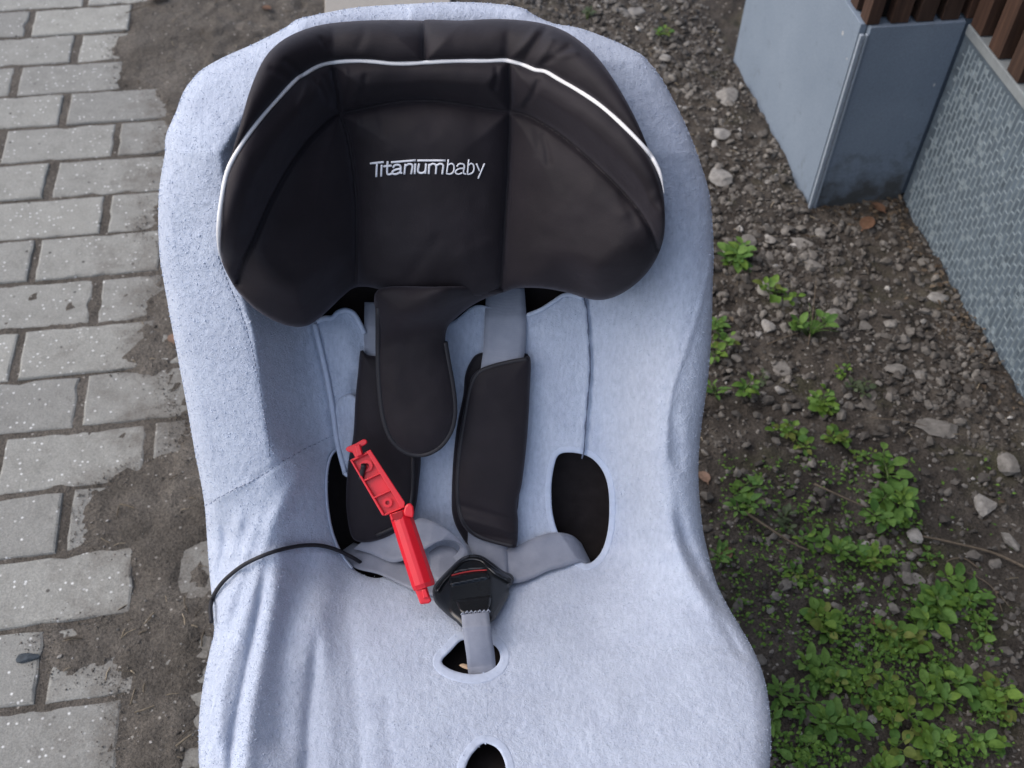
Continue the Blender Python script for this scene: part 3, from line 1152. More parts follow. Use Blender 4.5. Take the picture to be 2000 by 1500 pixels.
# dark tube for the gap's shadow on the other side, and the pilling of worn towelling
p = np.concatenate([EDGE_R[:-1], [[1137, 896]]])
V_, F_ = tube(W(p[:, 0] - 0.5, p[:, 1], z_cover(p[:, 0], p[:, 1]) - 0.0002 + 0.0006 * np.sin(p[:, 1] * .21)), 0.0009 + 0.0003 * np.sin(p[:, 1] * .13), 6)
mk('seam', V_, F_, M_GAP_SHADE, cover)
for E_ in (RIDGE_L, CROSS_L):
    parts_ = []
    for i in range(0, len(E_) - 1, 1):
        a_, b_ = E_[i], E_[i] + (E_[i + 1] - E_[i]) * .55
        pp_ = np.array([a_, (a_ + b_) / 2, b_]) + rng.normal(0, .5, 2)
        parts_.append(tube(W(pp_[:, 0], pp_[:, 1], z_cover(pp_[:, 0], pp_[:, 1]) + 0.0001), 0.0007, 5))
    V_, F_ = join(parts_)
    mk('seam', V_, F_, M_SEAM2, cover)


def pilling(n):
    P_ = []
    tries = 0
    while len(P_) < n and tries < 60:
        tries += 1
        q_ = np.stack([rng.uniform(310, 1500, 4000), rng.uniform(40, 1500, 4000)], -1)
        w_ = 0.07 + 0.75 * smooth((640 - q_[:, 0]) / 160) * smooth((q_[:, 1] - 250) / 250)
        k_ = inside(q_[:, 0], q_[:, 1], OUT_S) & (rng.random(4000) < w_)
        for h_ in HOLES:
            k_ &= ~inside(q_[:, 0], q_[:, 1], h_)
        P_ += [tuple(v_) for v_ in q_[k_]]
    P_ = np.array(P_[:n])
    do_ = dist_poly(P_[:, 0], P_[:, 1], OUT_S, True)
    zz_ = z_cover(P_[:, 0], P_[:, 1])
    zz_ = zz_ + roll(do_ * zz_ / FPX, 0.016) + np.where(P_[:, 0] < 800, .012, .004) * np.exp(-do_ * zz_ / FPX / 0.02)
    c_ = W(P_[:, 0], P_[:, 1], zz_ + 0.0001)
    oct_ = np.array([(1, 0, 0), (-1, 0, 0), (0, 1, 0), (0, -1, 0), (0, 0, 1), (0, 0, -1)], float)
    of_ = np.array([(0, 2, 4), (2, 1, 4), (1, 3, 4), (3, 0, 4), (2, 0, 5), (1, 2, 5), (3, 1, 5), (0, 3, 5)])
    r_ = np.clip(0.00055 * np.exp(rng.normal(0, .35, n)), .0003, .0012)
    st_ = rng.uniform(.6, 1.5, (n, 1, 3))
    V_ = c_[:, None, :] + oct_[None] * st_ * r_[:, None, None] + rng.normal(0, .00012, (n, 6, 3))
    F_ = of_[None] + 6 * np.arange(n)[:, None, None]
    return V_.reshape(-1, 3), F_.reshape(-1, 3)


def pile(n):
    q_ = np.stack([rng.uniform(305, 1510, n * 2), rng.uniform(2, 1520, n * 2)], -1)
    k_ = inside(q_[:, 0], q_[:, 1], OUT_S)
    for h_ in HOLES:
        k_ &= ~inside(q_[:, 0], q_[:, 1], spline(h_, True, 6))
    q_ = q_[k_][:n]
    # a denser fringe along the outline
    fr_ = OUT_S[rng.integers(0, len(OUT_S), 5000)] + rng.normal(0, 2.5, (5000, 2))
    fr_ = fr_[inside(fr_[:, 0], fr_[:, 1], OUT_S)]
    q_ = np.concatenate([q_, fr_])

    def srf(p_):
        d_ = dist_poly(p_[:, 0], p_[:, 1], OUT_S, True)
        z_ = z_cover(p_[:, 0], p_[:, 1])
        z_ = z_ + roll(d_ * z_ / FPX, 0.016) + np.where(p_[:, 0] < 800, .012, .004) * np.exp(-d_ * z_ / FPX / 0.02)
        return W(p_[:, 0], p_[:, 1], z_)
    a_, b_, c_ = srf(q_), srf(q_ + np.array([1.0, 0])), srf(q_ + np.array([0, 1.0]))
    nn = np.cross(b_ - a_, c_ - a_)
    nn /= np.linalg.norm(nn, axis=1)[:, None] + 1e-12
    nn *= np.sign(((CP - a_) * nn).sum(1))[:, None]
    m_ = len(q_)
    dr = nn + rng.normal(0, .75, (m_, 3))
    dr /= np.linalg.norm(dr, axis=1)[:, None]
    sd_ = np.cross(dr, rng.normal(0, 1, (m_, 3)))
    sd_ /= np.linalg.norm(sd_, axis=1)[:, None]
    L_ = rng.uniform(.0005, .0014, m_)[:, None]
    w_ = rng.uniform(.00022, .00045, m_)[:, None]
    V_ = np.stack([a_ - nn * .0002 - sd_ * w_, a_ - nn * .0002 + sd_ * w_, a_ + dr * L_ * .8 + sd_ * w_ * .7 + nn * .0001, a_ + dr * L_ - sd_ * w_ * .7], 1)
    F_ = np.arange(4)[None] + 4 * np.arange(m_)[:, None]
    return V_.reshape(-1, 3), F_


v, f = pile(30000)
tag(mk('pile', v, f, M_PILE, cover), kind='stuff')
v, f = pilling(6500)
tag(mk('pilling', v, f, M_PILE, cover), kind='stuff')
# corner of the panel hanging into the belt hole
solid('panel_flap', [(650, 800), (660, 870), (674, 922), (681, 924), (686, 890), (700, 840), (706, 790), (680, 770)],
      lambda x, y: z_cover(x, y, False) - 0.006, M_TOWEL, cover, 4, 0.003, 0.002)
top_edge_l = spline([(618, 628), (634, 622), (650, 620), (660, 610), (676, 606), (692, 614), (706, 638), (712, 652)], False, 5)
V_, F_ = tube(W(top_edge_l[:, 0], top_edge_l[:, 1], z_cover(top_edge_l[:, 0], top_edge_l[:, 1]) - 0.003), 0.0026, 8)
mk('hem', V_, F_, M_HEM, cover)
ter = spline([(1030, 616), (1058, 604), (1080, 590), (1100, 577), (1118, 576), (1138, 582)], False, 5)
V_, F_ = tube(W(ter[:, 0], ter[:, 1], z_cover(ter[:, 0], ter[:, 1]) - 0.001), 0.0022, 8)
mk('hem', V_, F_, M_HEM, cover)

# dark padding under the cover, seen through the openings
PADO = [tuple(np.array([900, 860]) + (np.array(p_) - np.array([900, 860])) * 0.88) for p_ in OUTL]
padding = solid('seat_padding', PADO, lambda x, y: z_cover(x, y, False) + 0.03, M_PAD, seat, 14, 0.03, 0.01)
# plastic shell and foot below
so_ = [tuple(np.array([900, 860]) + (np.array(p_) - np.array([900, 860])) * 0.93) for p_ in OUTL]
solid('seat_shell', so_, lambda x, y: z_cover(x, y, False) * 0 + np.minimum(z_back(y), z_cush(y)) + 0.055, M_PLASTIC, seat, 18, 0.03, 0.015)
fy = seat_c[1]
ft = []
for (zz, hw, ya, yb) in ((0.0, 0.17, -0.20, 0.20), (0.05, 0.17, -0.20, 0.20), (0.14, 0.14, -0.14, 0.16), (0.22, 0.12, -0.09, 0.13)):
    ft += [(seat_c[0] - hw, fy + ya, zz), (seat_c[0] + hw, fy + ya, zz), (seat_c[0] + hw, fy + yb, zz), (seat_c[0] - hw, fy + yb, zz)]
FF = [(3, 2, 1, 0), (12, 13, 14, 15)]
for k in range(3):
    for i in range(4):
        j = (i + 1) % 4
        FF.append((4 * k + i, 4 * k + j, 4 * k + 4 + j, 4 * k + 4 + i))
bevel(mk('seat_foot', ft, FF, M_PLASTIC, seat, False), 0.012)

# ------------------------------------------------------------------ headrest
HR_OUT = [(428, 480), (430, 440), (433, 400), (440, 350), (454, 295), (470, 240), (487, 180), (510, 125), (535, 92), (570, 68), (620, 50), (680, 42),
          (750, 39), (822, 40), (828, 43), (834, 38), (900, 40), (970, 37), (1040, 42), (1090, 55), (1130, 78), (1165, 110), (1195, 150), (1225, 200),
          (1250, 250), (1272, 305), (1287, 338), (1296, 380), (1299, 430), (1295, 470), (1282, 505), (1262, 535), (1235, 560), (1205, 578),
          (1175, 586), (1145, 583), (1110, 572), (1060, 563), (1010, 563), (980, 572), (930, 581), (880, 580), (820, 573), (750, 566),
          (715, 560), (690, 563), (668, 580), (640, 607), (612, 630), (592, 638), (566, 637), (537, 627), (500, 605), (465, 570), (441, 530), (432, 505)]
PIPE = spline([(434, 512), (428, 488), (427, 450), (431, 400), (444, 335), (470, 285), (505, 236), (545, 190), (575, 158), (592, 146), (625, 128), (660, 121), (700, 119),
               (735, 121), (765, 124), (800, 124), (832, 122), (870, 120), (910, 119), (950, 119), (988, 118), (1020, 126), (1045, 136),
               (1066, 140), (1090, 154), (1130, 177), (1165, 200), (1200, 229), (1240, 268), (1268, 300), (1284, 327), (1292, 350), (1297, 378)], False, 5)
ARC = spline([(465, 552), (475, 512), (495, 470), (525, 400), (560, 335), (600, 278), (630, 248), (660, 225), (700, 215), (760, 202), (828, 196), (900, 204), (960, 214),
              (1020, 223), (1060, 242), (1100, 268), (1150, 310), (1200, 358), (1240, 402), (1268, 445), (1283, 488)], False, 5)
VL = spline([(650, 136), (658, 180), (664, 222), (678, 262), (690, 330), (696, 400), (697, 470), (694, 560)], False, 5)
VR = spline([(994, 122), (995, 170), (995, 222), (994, 290), (990, 370), (985, 450), (981, 520), (976, 576)], False, 5)
VT = [(826, 36), (828, 80), (829, 122)]
HR_S = spline(HR_OUT, True, 6)
HR_WR = [  # wrinkles: two ends, half width px, height m
    ((590, 150), (560, 120), 6, -.0022), ((600, 165), (585, 205), 6, .0020), ((617, 158), (638, 196), 5, -.0026), ((632, 150), (655, 210), 5, -.0022),
    ((560, 150), (530, 135), 7, -.0018), ((640, 95), (628, 78), 6, -.0018), ((700, 90), (712, 60), 9, -.0012), ((714, 150), (700, 200), 6, -.0018),
    ((675, 135), (668, 205), 5, .0016), ((1020, 120), (1066, 56), 7, -.0034), ((1000, 112), (1045, 60), 6, .0024), ((1046, 126), (1078, 78), 6, .0020),
    ((1066, 122), (1110, 92), 6, -.0026), ((985, 110), (990, 70), 8, -.0014), ((970, 135), (965, 172), 5, -.0024), ((1052, 160), (1026, 205), 5, -.0030),
    ((1085, 110), (1125, 104), 6, .0016), ((1060, 265), (1072, 318), 6, -.0018), ((1048, 255), (1050, 300), 7, -.0012), ((700, 232), (692, 262), 6, .0016),
    ((740, 215), (748, 262), 7, -.0010), ((850, 470), (800, 540), 14, -.0014), ((905, 500), (960, 470), 16, .0014), ((1215, 420), (1285, 380), 10, .0012),
    ((760, 300), (745, 360), 12, .0010), ((1240, 440), (1215, 380), 8, -.0012), ((470, 300), (500, 330), 12, .0010)]


def h_head(px, py):
    base = 0.060
    pr = side_dist(px, py, PIPE)                 # < 0 outside (above) the piping
    dout = dist_poly(px, py, HR_S, True)
    xl = np.interp(py, [120, 225, 330, 470, 600], [650, 668, 690, 697, 694])
    xr = np.interp(py, [120, 225, 370, 520, 600], [994, 995, 990, 981, 976])
    arcL = np.interp(py, [150, 225, 335, 470, 552, 640], [640, 620, 560, 495, 466, 450])
    arcR = np.interp(py, [150, 225, 310, 402, 488, 600], [1020, 1040, 1150, 1240, 1284, 1300])
    tl = np.clip((xl - px) / np.maximum(xl - 450, 60), 0, 1.15)
    tr = np.clip((px - xr) / np.maximum(1285 - xr, 60), 0, 1.15)
    h = base + 0.112 * tl ** 1.1 + 0.088 * tr ** 1.15
    # front of the rim stands proud along the arc seam
    ar = side_dist(px, py, ARC)
    out = smooth(-ar / 75)
    h = h + 0.016 * out
    # beyond the piping the cover turns back over the rim
    o = np.clip(-pr, 0, 200)
    fall = 0.034 * (o / 95) ** 1.6
    endl = smooth((540 - py) / 120) * np.where(px < 800, 1, smooth((345 - py) / 60))
    h = h - np.where(pr < 0, fall * endl, 0)
    # lower lips of both wings curl back
    h = h - 0.032 * smooth(1 - dout / 85) * smooth((py - 420) / 130) * (0.25 + 0.75 * np.maximum(smooth((720 - px) / 70), smooth((px - 1030) / 110)))
    # quilting
    ds = np.full(np.shape(px), 1e9)
    for s in (ARC, VL, VR, PIPE, VT):
        ds = np.minimum(ds, dist_poly(px, py, s))
    puff = 0.021 * (1 - np.exp(-(ds / 46) ** 0.95))
    h = h + puff - 0.0035 * np.exp(-(ds / 4.5) ** 2)
    for a, b_, w, am in HR_WR:
        d = dist_poly(px, py, [a, ((a[0] + b_[0]) / 2 + 2, (a[1] + b_[1]) / 2), b_])
        h = h + am * np.exp(-(d / w) ** 2)
    h = h + 0.003 * fbm(px / 90 + 9, py / 90 + 4, 3)
    return h


def z_head(px, py):
    return z_back(py) - h_head(np.asarray(px, float), np.asarray(py, float))


head = solid('headrest', HR_OUT, z_head, M_BLACK, seat, 4, 0.06, 0.016)
pz = z_head(PIPE[:, 0], PIPE[:, 1])
dpo = dist_poly(PIPE[:, 0], PIPE[:, 1], HR_S, True)
pz = pz + 0.8 * roll(dpo * pz / FPX, 0.016) - 0.0030
V_, F_ = tube(W(PIPE[:, 0], PIPE[:, 1], pz), 0.0018 * np.clip(np.minimum(np.arange(len(PIPE)), np.arange(len(PIPE))[::-1]) / 9.0, .25, 1) * (1 + .06 * np.sin(np.arange(len(PIPE)) * .7)), 10)
mk('piping', V_, F_, M_PIPING, head)

# embroidered word, stitched strokes
LS = [[(105, 235), (315, 212)], [(210, 240), (200, 445)], [(285, 255), (276, 440)], [(378, 200), (370, 380), (400, 405), (450, 388)], [(315, 280), (440, 268)],
      [(430, 217), (815, 184)], [(840, 188), (1285, 188)],
      [(460, 300), (490, 262), (550, 255), (582, 290), (580, 375), (605, 382)], [(580, 318), (510, 328), (455, 360), (462, 395), (510, 400), (575, 372)],
      [(655, 240), (640, 405)], [(655, 275), (700, 245), (745, 245), (766, 278), (745, 400)], [(812, 235), (800, 400)],
      [(872, 235), (852, 345), (880, 380), (930, 380), (968, 350)], [(978, 235), (966, 395)],
      [(1030, 240), (1020, 400)], [(1032, 265), (1080, 240), (1125, 252), (1137, 290), (1130, 400)], [(1140, 268), (1190, 240), (1235, 250), (1246, 290), (1230, 402)]]
LS2 = [[(1328, 170), (1300, 402)], [(1318, 262), (1370, 235), (1410, 260), (1415, 330), (1390, 383), (1340, 400), (1300, 392)],
       [(1460, 285), (1490, 245), (1540, 240), (1576, 265), (1564, 378), (1600, 402)], [(1566, 310), (1500, 315), (1447, 345), (1440, 380), (1480, 402), (1545, 382)],
       [(1645, 170), (1625, 402)], [(1637, 265), (1680, 235), (1720, 260), (1726, 330), (1700, 380), (1650, 402), (1615, 396)],
       [(1765, 235), (1815, 352)], [(1893, 232), (1790, 472)]]
parts = []
for group_, rad in ((LS, 0.00098), (LS2, 0.00074)):
    for st in group_:
        s = spline(np.array(st, float) / 8 + np.array([710, 290]), False, 5)
        parts.append(tube(W(s[:, 0], s[:, 1], z_head(s[:, 0], s[:, 1]) - 0.0006), rad, 6))
V_, F_ = join(parts)
tag(mk('lettering', V_, F_, M_THREAD, head), 'white embroidered word on the headrest')

# flap hanging from the headrest's lower edge
TONGUE = [(738, 566), (740, 640), (738, 700), (741, 760), (748, 815), (762, 855), (785, 880), (812, 890), (840, 886), (866, 868), (884, 838), (890, 800),
          (886, 755), (878, 710), (870, 668), (874, 640), (890, 622), (920, 598), (950, 582), (985, 568), (940, 560), (850, 560)]


def z_tongue(px, py):
    zc_ = z_back(py) - 0.040
    t = smooth((py - 560) / 90)
    h = 0.030 * (1 - t)
    fold = 0.022 * np.exp(-(((px - 800) - (620 - py) * 1.1) / 62) ** 2) * smooth((680 - py) / 80)
    puff = 0.008 * (1 - np.exp(-(dist_poly(px, py, TS, True) / 22) ** 1.5))
    tw = -0.020 * smooth((px - 850) / 90) * (1 - smooth((py - 600) / 60))
    return zc_ - h - fold - puff - tw + 0.002 * fbm(px / 40, py / 40, 2)


TS = spline(TONGUE, True, 5)
tong = solid('headrest_flap', TONGUE, z_tongue, M_BLACK, head, 4, 0.012, 0.005)
bnd = spline([(739, 600), (739, 700), (742, 760), (749, 815), (763, 855), (786, 879), (812, 888), (840, 884), (865, 866), (882, 837), (888, 800),
              (884, 755), (876, 710), (869, 668)], False, 5)
V_, F_ = tube(W(bnd[:, 0], bnd[:, 1], z_tongue(bnd[:, 0], bnd[:, 1]) + 0.003), 0.0028, 8)
mk('binding', V_, F_, M_BLACKPIPE, tong)


# ------------------------------------------------------------------ harness
def ribbon(name, L, Rr, hgt, mat, parent, thick=0.0016, nseg=10, cross=6, ref=None, wav=0.0006):
    """webbing between two photo edges L and R (same count) at heights over the seat surface"""
    A = spline(L, False, nseg)
    B = spline(Rr, False, nseg)
    m = len(A)
    hh = np.interp(np.linspace(0, 1, m), np.linspace(0, 1, len(hgt)), hgt)
    V = []
    zs = []
    for k in range(cross + 1):
        t = k / cross
        p = A * (1 - t) + B * t
        zz = (z_cover(p[:, 0], p[:, 1], False) if ref is None else ref(p[:, 0], p[:, 1])) - hh
        zs.append(zz + wav * math.sin(t * 9) + 0.0012 * (2 * t - 1) ** 4)
        V.append(p)
    P = np.stack(V)
    Z = np.stack(zs)
    front = W(P[..., 0], P[..., 1], Z).reshape(-1, 3)
    back = W(P[..., 0], P[..., 1], Z + thick).reshape(-1, 3)
    n = len(front)
    F = []
    I = lambda k, i: k * m + i
    for k in range(cross):
        for i in range(m - 1):
            F.append((I(k, i), I(k, i + 1), I(k + 1, i + 1), I(k + 1, i)))
            F.append((n + I(k, i), n + I(k + 1, i), n + I(k + 1, i + 1), n + I(k, i + 1)))
    for i in range(m - 1):
        F.append((I(0, i), n + I(0, i), n + I(0, i + 1), I(0, i + 1)))
        F.append((I(cross, i), I(cross, i + 1), n + I(cross, i + 1), n + I(cross, i)))
    for k in range(cross):
        F.append((I(k, 0), I(k + 1, 0), n + I(k + 1, 0), n + I(k, 0)))
        F.append((I(k, m - 1), n + I(k, m - 1), n + I(k + 1, m - 1), I(k + 1, m - 1)))
    return mk(name, np.concatenate([front, back]), F, mat, parent)


# shoulder straps
ribbon('shoulder_strap', [(950, 560), (947, 620), (944, 680), (940, 712), (935, 760), (925, 850), (915, 950), (914, 1040), (917, 1070), (950, 1118)],
       [(1024, 560), (1028, 620), (1026, 680), (1022, 706), (1018, 760), (1008, 850), (998, 950), (992, 1040), (991, 1075), (991, 1120)],
       [-.012, .004, .010, .016, .016, .014, .012, .010, .012, .018], M_WEB, seat)
ribbon('shoulder_strap', [(712, 590), (711, 640), (712, 690), (712, 720), (712, 800), (712, 900), (705, 1000)],
       [(790, 590), (790, 640), (790, 690), (792, 720), (792, 800), (795, 900), (790, 1000)],
       [-.012, .004, .008, .012, .012, .012, .010], M_WEB, seat)


# shoulder pads
def z_pad(off, pf, poly):
    S = spline(poly, True, 5)

    def fz(px, py):
        d = dist_poly(px, py, S, True)
        return z_cover(px, py, False) - off - pf * (1 - np.exp(-(d / 20) ** 1.5)) + 0.0018 * fbm(px / 45, py / 45, 2)
    return fz


PADR_B = [(905, 770), (908, 735), (918, 708), (936, 690), (980, 688), (1028, 690), (1034, 702), (1034, 760), (1026, 850), (1016, 960), (1004, 1040), (996, 1062), (960, 1064), (920, 1068),
          (900, 1045), (886, 1015), (882, 980), (885, 900), (893, 830)]
PADR_F = [(915, 762), (922, 735), (942, 718), (980, 708), (1020, 699), (1036, 700), (1035, 760), (1030, 850), (1020, 940), (1010, 985), (1012, 1020), (1010, 1060), (1002, 1070),
          (965, 1062), (930, 1050), (906, 1030), (894, 1000), (890, 950), (893, 890), (902, 820)]
pad = solid('shoulder_pad', PADR_B, z_pad(0.005, 0.003, PADR_B), M_BLACK, seat, 4, 0.006, 0.004)


def z_padf(px, py):
    z0 = z_pad(0.019, 0.006, PADR_F)(px, py)
    for a, b_, w, am in (((893, 985), (1010, 1020), 6, -.003), ((900, 1012), (1010, 1042), 6, .003), ((905, 1035), (1000, 1055), 5, -.002)):
        z0 = z0 - am * np.exp(-(dist_poly(px, py, [a, b_]) / w) ** 2)
    return z0


solid('pad_front', PADR_F, z_padf, M_BLACK, pad, 4, 0.008, 0.005)
bnd = spline([(1030, 701), (1000, 706), (960, 716), (935, 728), (920, 755), (908, 815), (898, 885), (894, 950), (898, 995), (910, 1025), (935, 1046), (968, 1058), (1002, 1066)], False, 5)
V_, F_ = tube(W(bnd[:, 0], bnd[:, 1], z_padf(bnd[:, 0], bnd[:, 1]) + 0.0015), 0.0022, 8)
mk('binding', V_, F_, M_BLACKPIPE, pad)
PADL = [(705, 682), (716, 692), (740, 696), (790, 698), (800, 760), (815, 830), (822, 890), (818, 945), (812, 990), (800, 1020), (770, 1042), (735, 1056), (700, 1058), (684, 1040), (676, 980), (680, 905), (690, 850), (694, 780), (700, 720)]
padl = solid('shoulder_pad', PADL, z_pad(0.016, 0.006, PADL), M_BLACK, seat, 4, 0.010, 0.005)
bnd = spline([(806, 890), (806, 950), (800, 995), (788, 1018), (765, 1032), (735, 1045)], False, 5)
V_, F_ = tube(W(bnd[:, 0], bnd[:, 1], z_pad(0.016, 0.006, PADL)(bnd[:, 0], bnd[:, 1]) - 0.0005), 0.002, 8)
mk('binding', V_, F_, M_BLACKPIPE, padl)

# hip belts
ribbon('hip_belt', [(1165, 1120), (1150, 1108), (1132, 1099), (1100, 1108), (1070, 1116), (1040, 1130), (1015, 1138), (980, 1142)],
       [(1135, 1060), (1118, 1046), (1092, 1040), (1062, 1044), (1035, 1054), (1010, 1066), (985, 1072), (960, 1085)],
       [-.018, -.006, .004, .008, .010, .010, .012, .012], M_WEB, seat)
ribbon('hip_belt', [(655, 1085), (680, 1100), (700, 1112), (740, 1122), (780, 1140), (820, 1158), (850, 1165)],
       [(690, 1060), (712, 1066), (735, 1072), (765, 1085), (800, 1105), (835, 1120), (860, 1125)],
       [-.018, -.004, .004, .008, .011, .013, .012], M_WEB, seat)
ribbon('belt_loop', [(690, 1072), (725, 1082), (765, 1098), (800, 1090), (835, 1070), (862, 1056), (888, 1058), (898, 1072), (880, 1092), (850, 1128)],
       [(720, 1046), (760, 1030), (795, 1026), (820, 1012), (850, 1020), (880, 1038), (905, 1062), (915, 1082), (905, 1100), (880, 1130)],
       [.004, .010, .016, .022, .030, .034, .032, .026, .018, .014], M_WEB, seat)
ribbon('belt_loop', [(838, 1078), (860, 1066), (885, 1070), (896, 1082), (882, 1100), (852, 1124)],
       [(845, 1128), (856, 1136), (880, 1128), (896, 1116), (906, 1104), (886, 1130)],
       [.012, .016, .018, .018, .016, .014], M_WEB, seat)

# crotch strap
z_bk0 = lambda px, py: z_cover(px, py, False)
ribbon('crotch_strap', [(901, 1200), (903, 1225), (907, 1255), (911, 1282), (913, 1304), (916, 1325)], [(955, 1195), (958, 1222), (962, 1250), (966, 1275), (968, 1297), (970, 1318)],
       [.039, .036, .022, .008, -.006, -.016], M_WEB, seat)
fr = []
for k in range(7):
    cx_ = 904 + k * 8.3
    cy_ = 1198 - k * 0.7 + random.uniform(-1.5, 1.5)
    pts = W(np.array([cx_ - 3.5, cx_, cx_ + 3.5]), np.array([cy_ + 2.5, cy_ - 2.2, cy_ + 2.5]), z_bk0(np.array([cx_] * 3), np.array([cy_] * 3)) - 0.0385)
    fr.append(tube(pts, 0.0009, 6))
V_, F_ = join(fr)
mk('frayed_edge', V_, F_, M_WEB, seat)
# brown tab peeping out below the crotch strap
solid('strap_tab', [(897, 1299), (905, 1296), (916, 1300), (918, 1308), (905, 1305)], lambda x, y: z_bk0(x, y) + 0.008, m_plain('tan_leather', (0.42, 0.30, 0.2), 0.7), seat, 3, 0.002, 0.001)

# buckle
BK = [(845, 1152), (850, 1140), (862, 1126), (880, 1108), (900, 1090), (920, 1083), (940, 1085), (960, 1097), (982, 1114), (998, 1121), (1004, 1130), (1001, 1140), (995, 1148), (994, 1162),
      (984, 1182), (974, 1198), (962, 1214), (935, 1222), (905, 1226), (890, 1214), (872, 1200), (852, 1180), (846, 1166)]


def z_buck(off, pf, poly, w=22):
    S = spline(poly, True, 5)

    def fz(px, py):
        d = dist_poly(px, py, S, True)
        return z_bk0(px, py) - off - pf * (1 - np.exp(-(d / w) ** 1.3))
    return fz


_b0, _b1 = (float(z_cover(np.array([925.0]), np.array([y_]), False)[0]) for y_ in (1105.0, 1215.0))


def z_plane(px, py):
    return (_b0 - 0.024) + (_b1 + 0.012 - _b0) * (np.asarray(py, float) - 1105) / 110 + 0 * np.asarray(px, float)


def z_body(px, py):
    d = dist_poly(px, py, BKS, True)
    # sloping flanks, flat middle, a shallow hood towards the tongue slot
    fl = 0.010 * smooth(np.minimum((px - 845) / 42, (1002 - px) / 48)) + 0.003 * smooth(d / 14)
    return z_plane(px, py) - fl


BKS = spline(BK, True, 5)
buck = solid('buckle', BK, z_body, M_PLASTIC, seat, 2.5, 0.022, 0.004)
zt = z_body
BT = [(881, 1122), (884, 1112), (892, 1101), (905, 1093), (920, 1090), (936, 1092), (948, 1102), (953, 1111), (940, 1113), (905, 1117)]
solid('buckle_tongue', BT, lambda x, y: zt(x, y) - 0.0012, M_PLASTIC2, buck, 3, 0.005, 0.002)
RS = spline([(882, 1124), (897, 1120), (912, 1117), (930, 1114.5), (951, 1113.5)], False, 5)
V_, F_ = tube(W(RS[:, 0], RS[:, 1], zt(RS[:, 0], RS[:, 1]) - 0.003), 0.0008, 6)
mk('red_line', V_, F_, M_REDMARK, buck)
BB = [(877, 1128), (890, 1124), (920, 1118), (950, 1118), (958, 1135), (960, 1165), (956, 1186), (945, 1195), (918, 1199), (900, 1196), (890, 1175), (880, 1150)]


def z_btn(px, py):
    z0 = zt(px, py) - 0.0042
    # stepped grip: two lips and a hollow between them
    l1 = np.interp(px, [880, 960], [1142, 1126])
    l2 = np.interp(px, [880, 960], [1176, 1166])
    z0 = z0 + 0.0045 * smooth((py - l1) / 4) - 0.0050 * smooth((py - l2 + 4) / 4)
    return z0


btn = solid('release_button', BB, z_btn, M_PLASTIC2, buck, 2.5, 0.006, 0.002)
RIM = [(848, 1150), (860, 1131), (878, 1112), (893, 1098), (908, 1089), (922, 1086), (938, 1088), (952, 1097), (968, 1109), (984, 1119), (999, 1129), (999, 1139),
       (982, 1131), (964, 1121), (952, 1110), (940, 1098), (922, 1094), (906, 1098), (892, 1110), (880, 1124), (866, 1140), (856, 1156)]
solid('buckle_rim', RIM, lambda x, y: zt(x, y) - 0.0045, M_PLASTIC2, buck, 2.5, 0.006, 0.002)
tag(buck, 'black plastic buckle with a red line')

# ------------------------------------------------------------------ red belt clip lying on the straps
CLZ = float(z_cover(np.array([760.0]), np.array([1020.0]), False)[0])


def Zc(px, py, h=0.0):
    # the clip lies on a gently tilted plane over the straps
    return z_back(np.asarray(py, float)) - 0.050 - 0.00025 * (np.asarray(py, float) - 900) - h


def zo(x, y):
    return (660 + x / 4.286, 840 + y / 4.286)


clip_c = W(*zo(450, 680), float(Zc(0, zo(450, 680)[1])))
clip = empty('belt_clip', tuple(clip_c), 'red plastic hinged belt clip lying on the straps left of the buckle', 'clip')


def plate(name, zpts, h0, h1, mat, parent, bev=0.0008):
    P = np.array([zo(*p_) for p_ in zpts])
    n = len(P)
    V = np.concatenate([W(P[:, 0], P[:, 1], Zc(P[:, 0], P[:, 1], h1)), W(P[:, 0], P[:, 1], Zc(P[:, 0], P[:, 1], h0))])
    area = sum(P[i, 0] * P[(i + 1) % n, 1] - P[(i + 1) % n, 0] * P[i, 1] for i in range(n))
    F = [tuple(range(n)), tuple(range(2 * n - 1, n - 1, -1))]
    if area > 0:
        F = [tuple(reversed(f_)) for f_ in F]
    for i in range(n):
        j = (i + 1) % n
        F.append((i, j, n + j, n + i) if area > 0 else (j, i, n + i, n + j))
    o = mk(name, V, F, mat, parent, False)
    if bev:
        bevel(o, bev)
    return o


hold = plate('clip_half', [(100, 250), (272, 162), (560, 605), (545, 662), (400, 716), (372, 716)], 0.0, 0.0035, M_RED, clip)
plate('side_wall', [(238, 180), (272, 162), (562, 606), (556, 650), (530, 655)], 0.0036, 0.012, M_RED, hold)
plate('side_wall', [(100, 250), (116, 242), (392, 706), (372, 716)], 0.0036, 0.0085, M_RED, hold)
for a, b_ in (((112, 247), (250, 180)), ((212, 417), (365, 345)), ((290, 563), (446, 490)), ((384, 702), (535, 640))):
    dx, dy = 7, 13
    plate('rib', [(a[0] + 6, a[1]), (b_[0] - 2, b_[1] + 4), (b_[0] - 2 + dx, b_[1] + 4 + dy), (a[0] + 6 + dx, a[1] + dy)], 0.0037, 0.0088, M_RED, hold)
plate('clip_head', [(62, 165), (74, 142), (150, 112), (215, 74), (243, 82), (248, 106), (226, 126), (196, 138), (214, 212), (150, 238), (122, 186), (92, 186)], 0.001, 0.009, M_RED, hold, 0.0012)
plate('clip_head_rib', [(140, 130), (182, 116), (206, 205), (160, 225)], 0.0091, 0.012, M_RED, hold, 0.001)
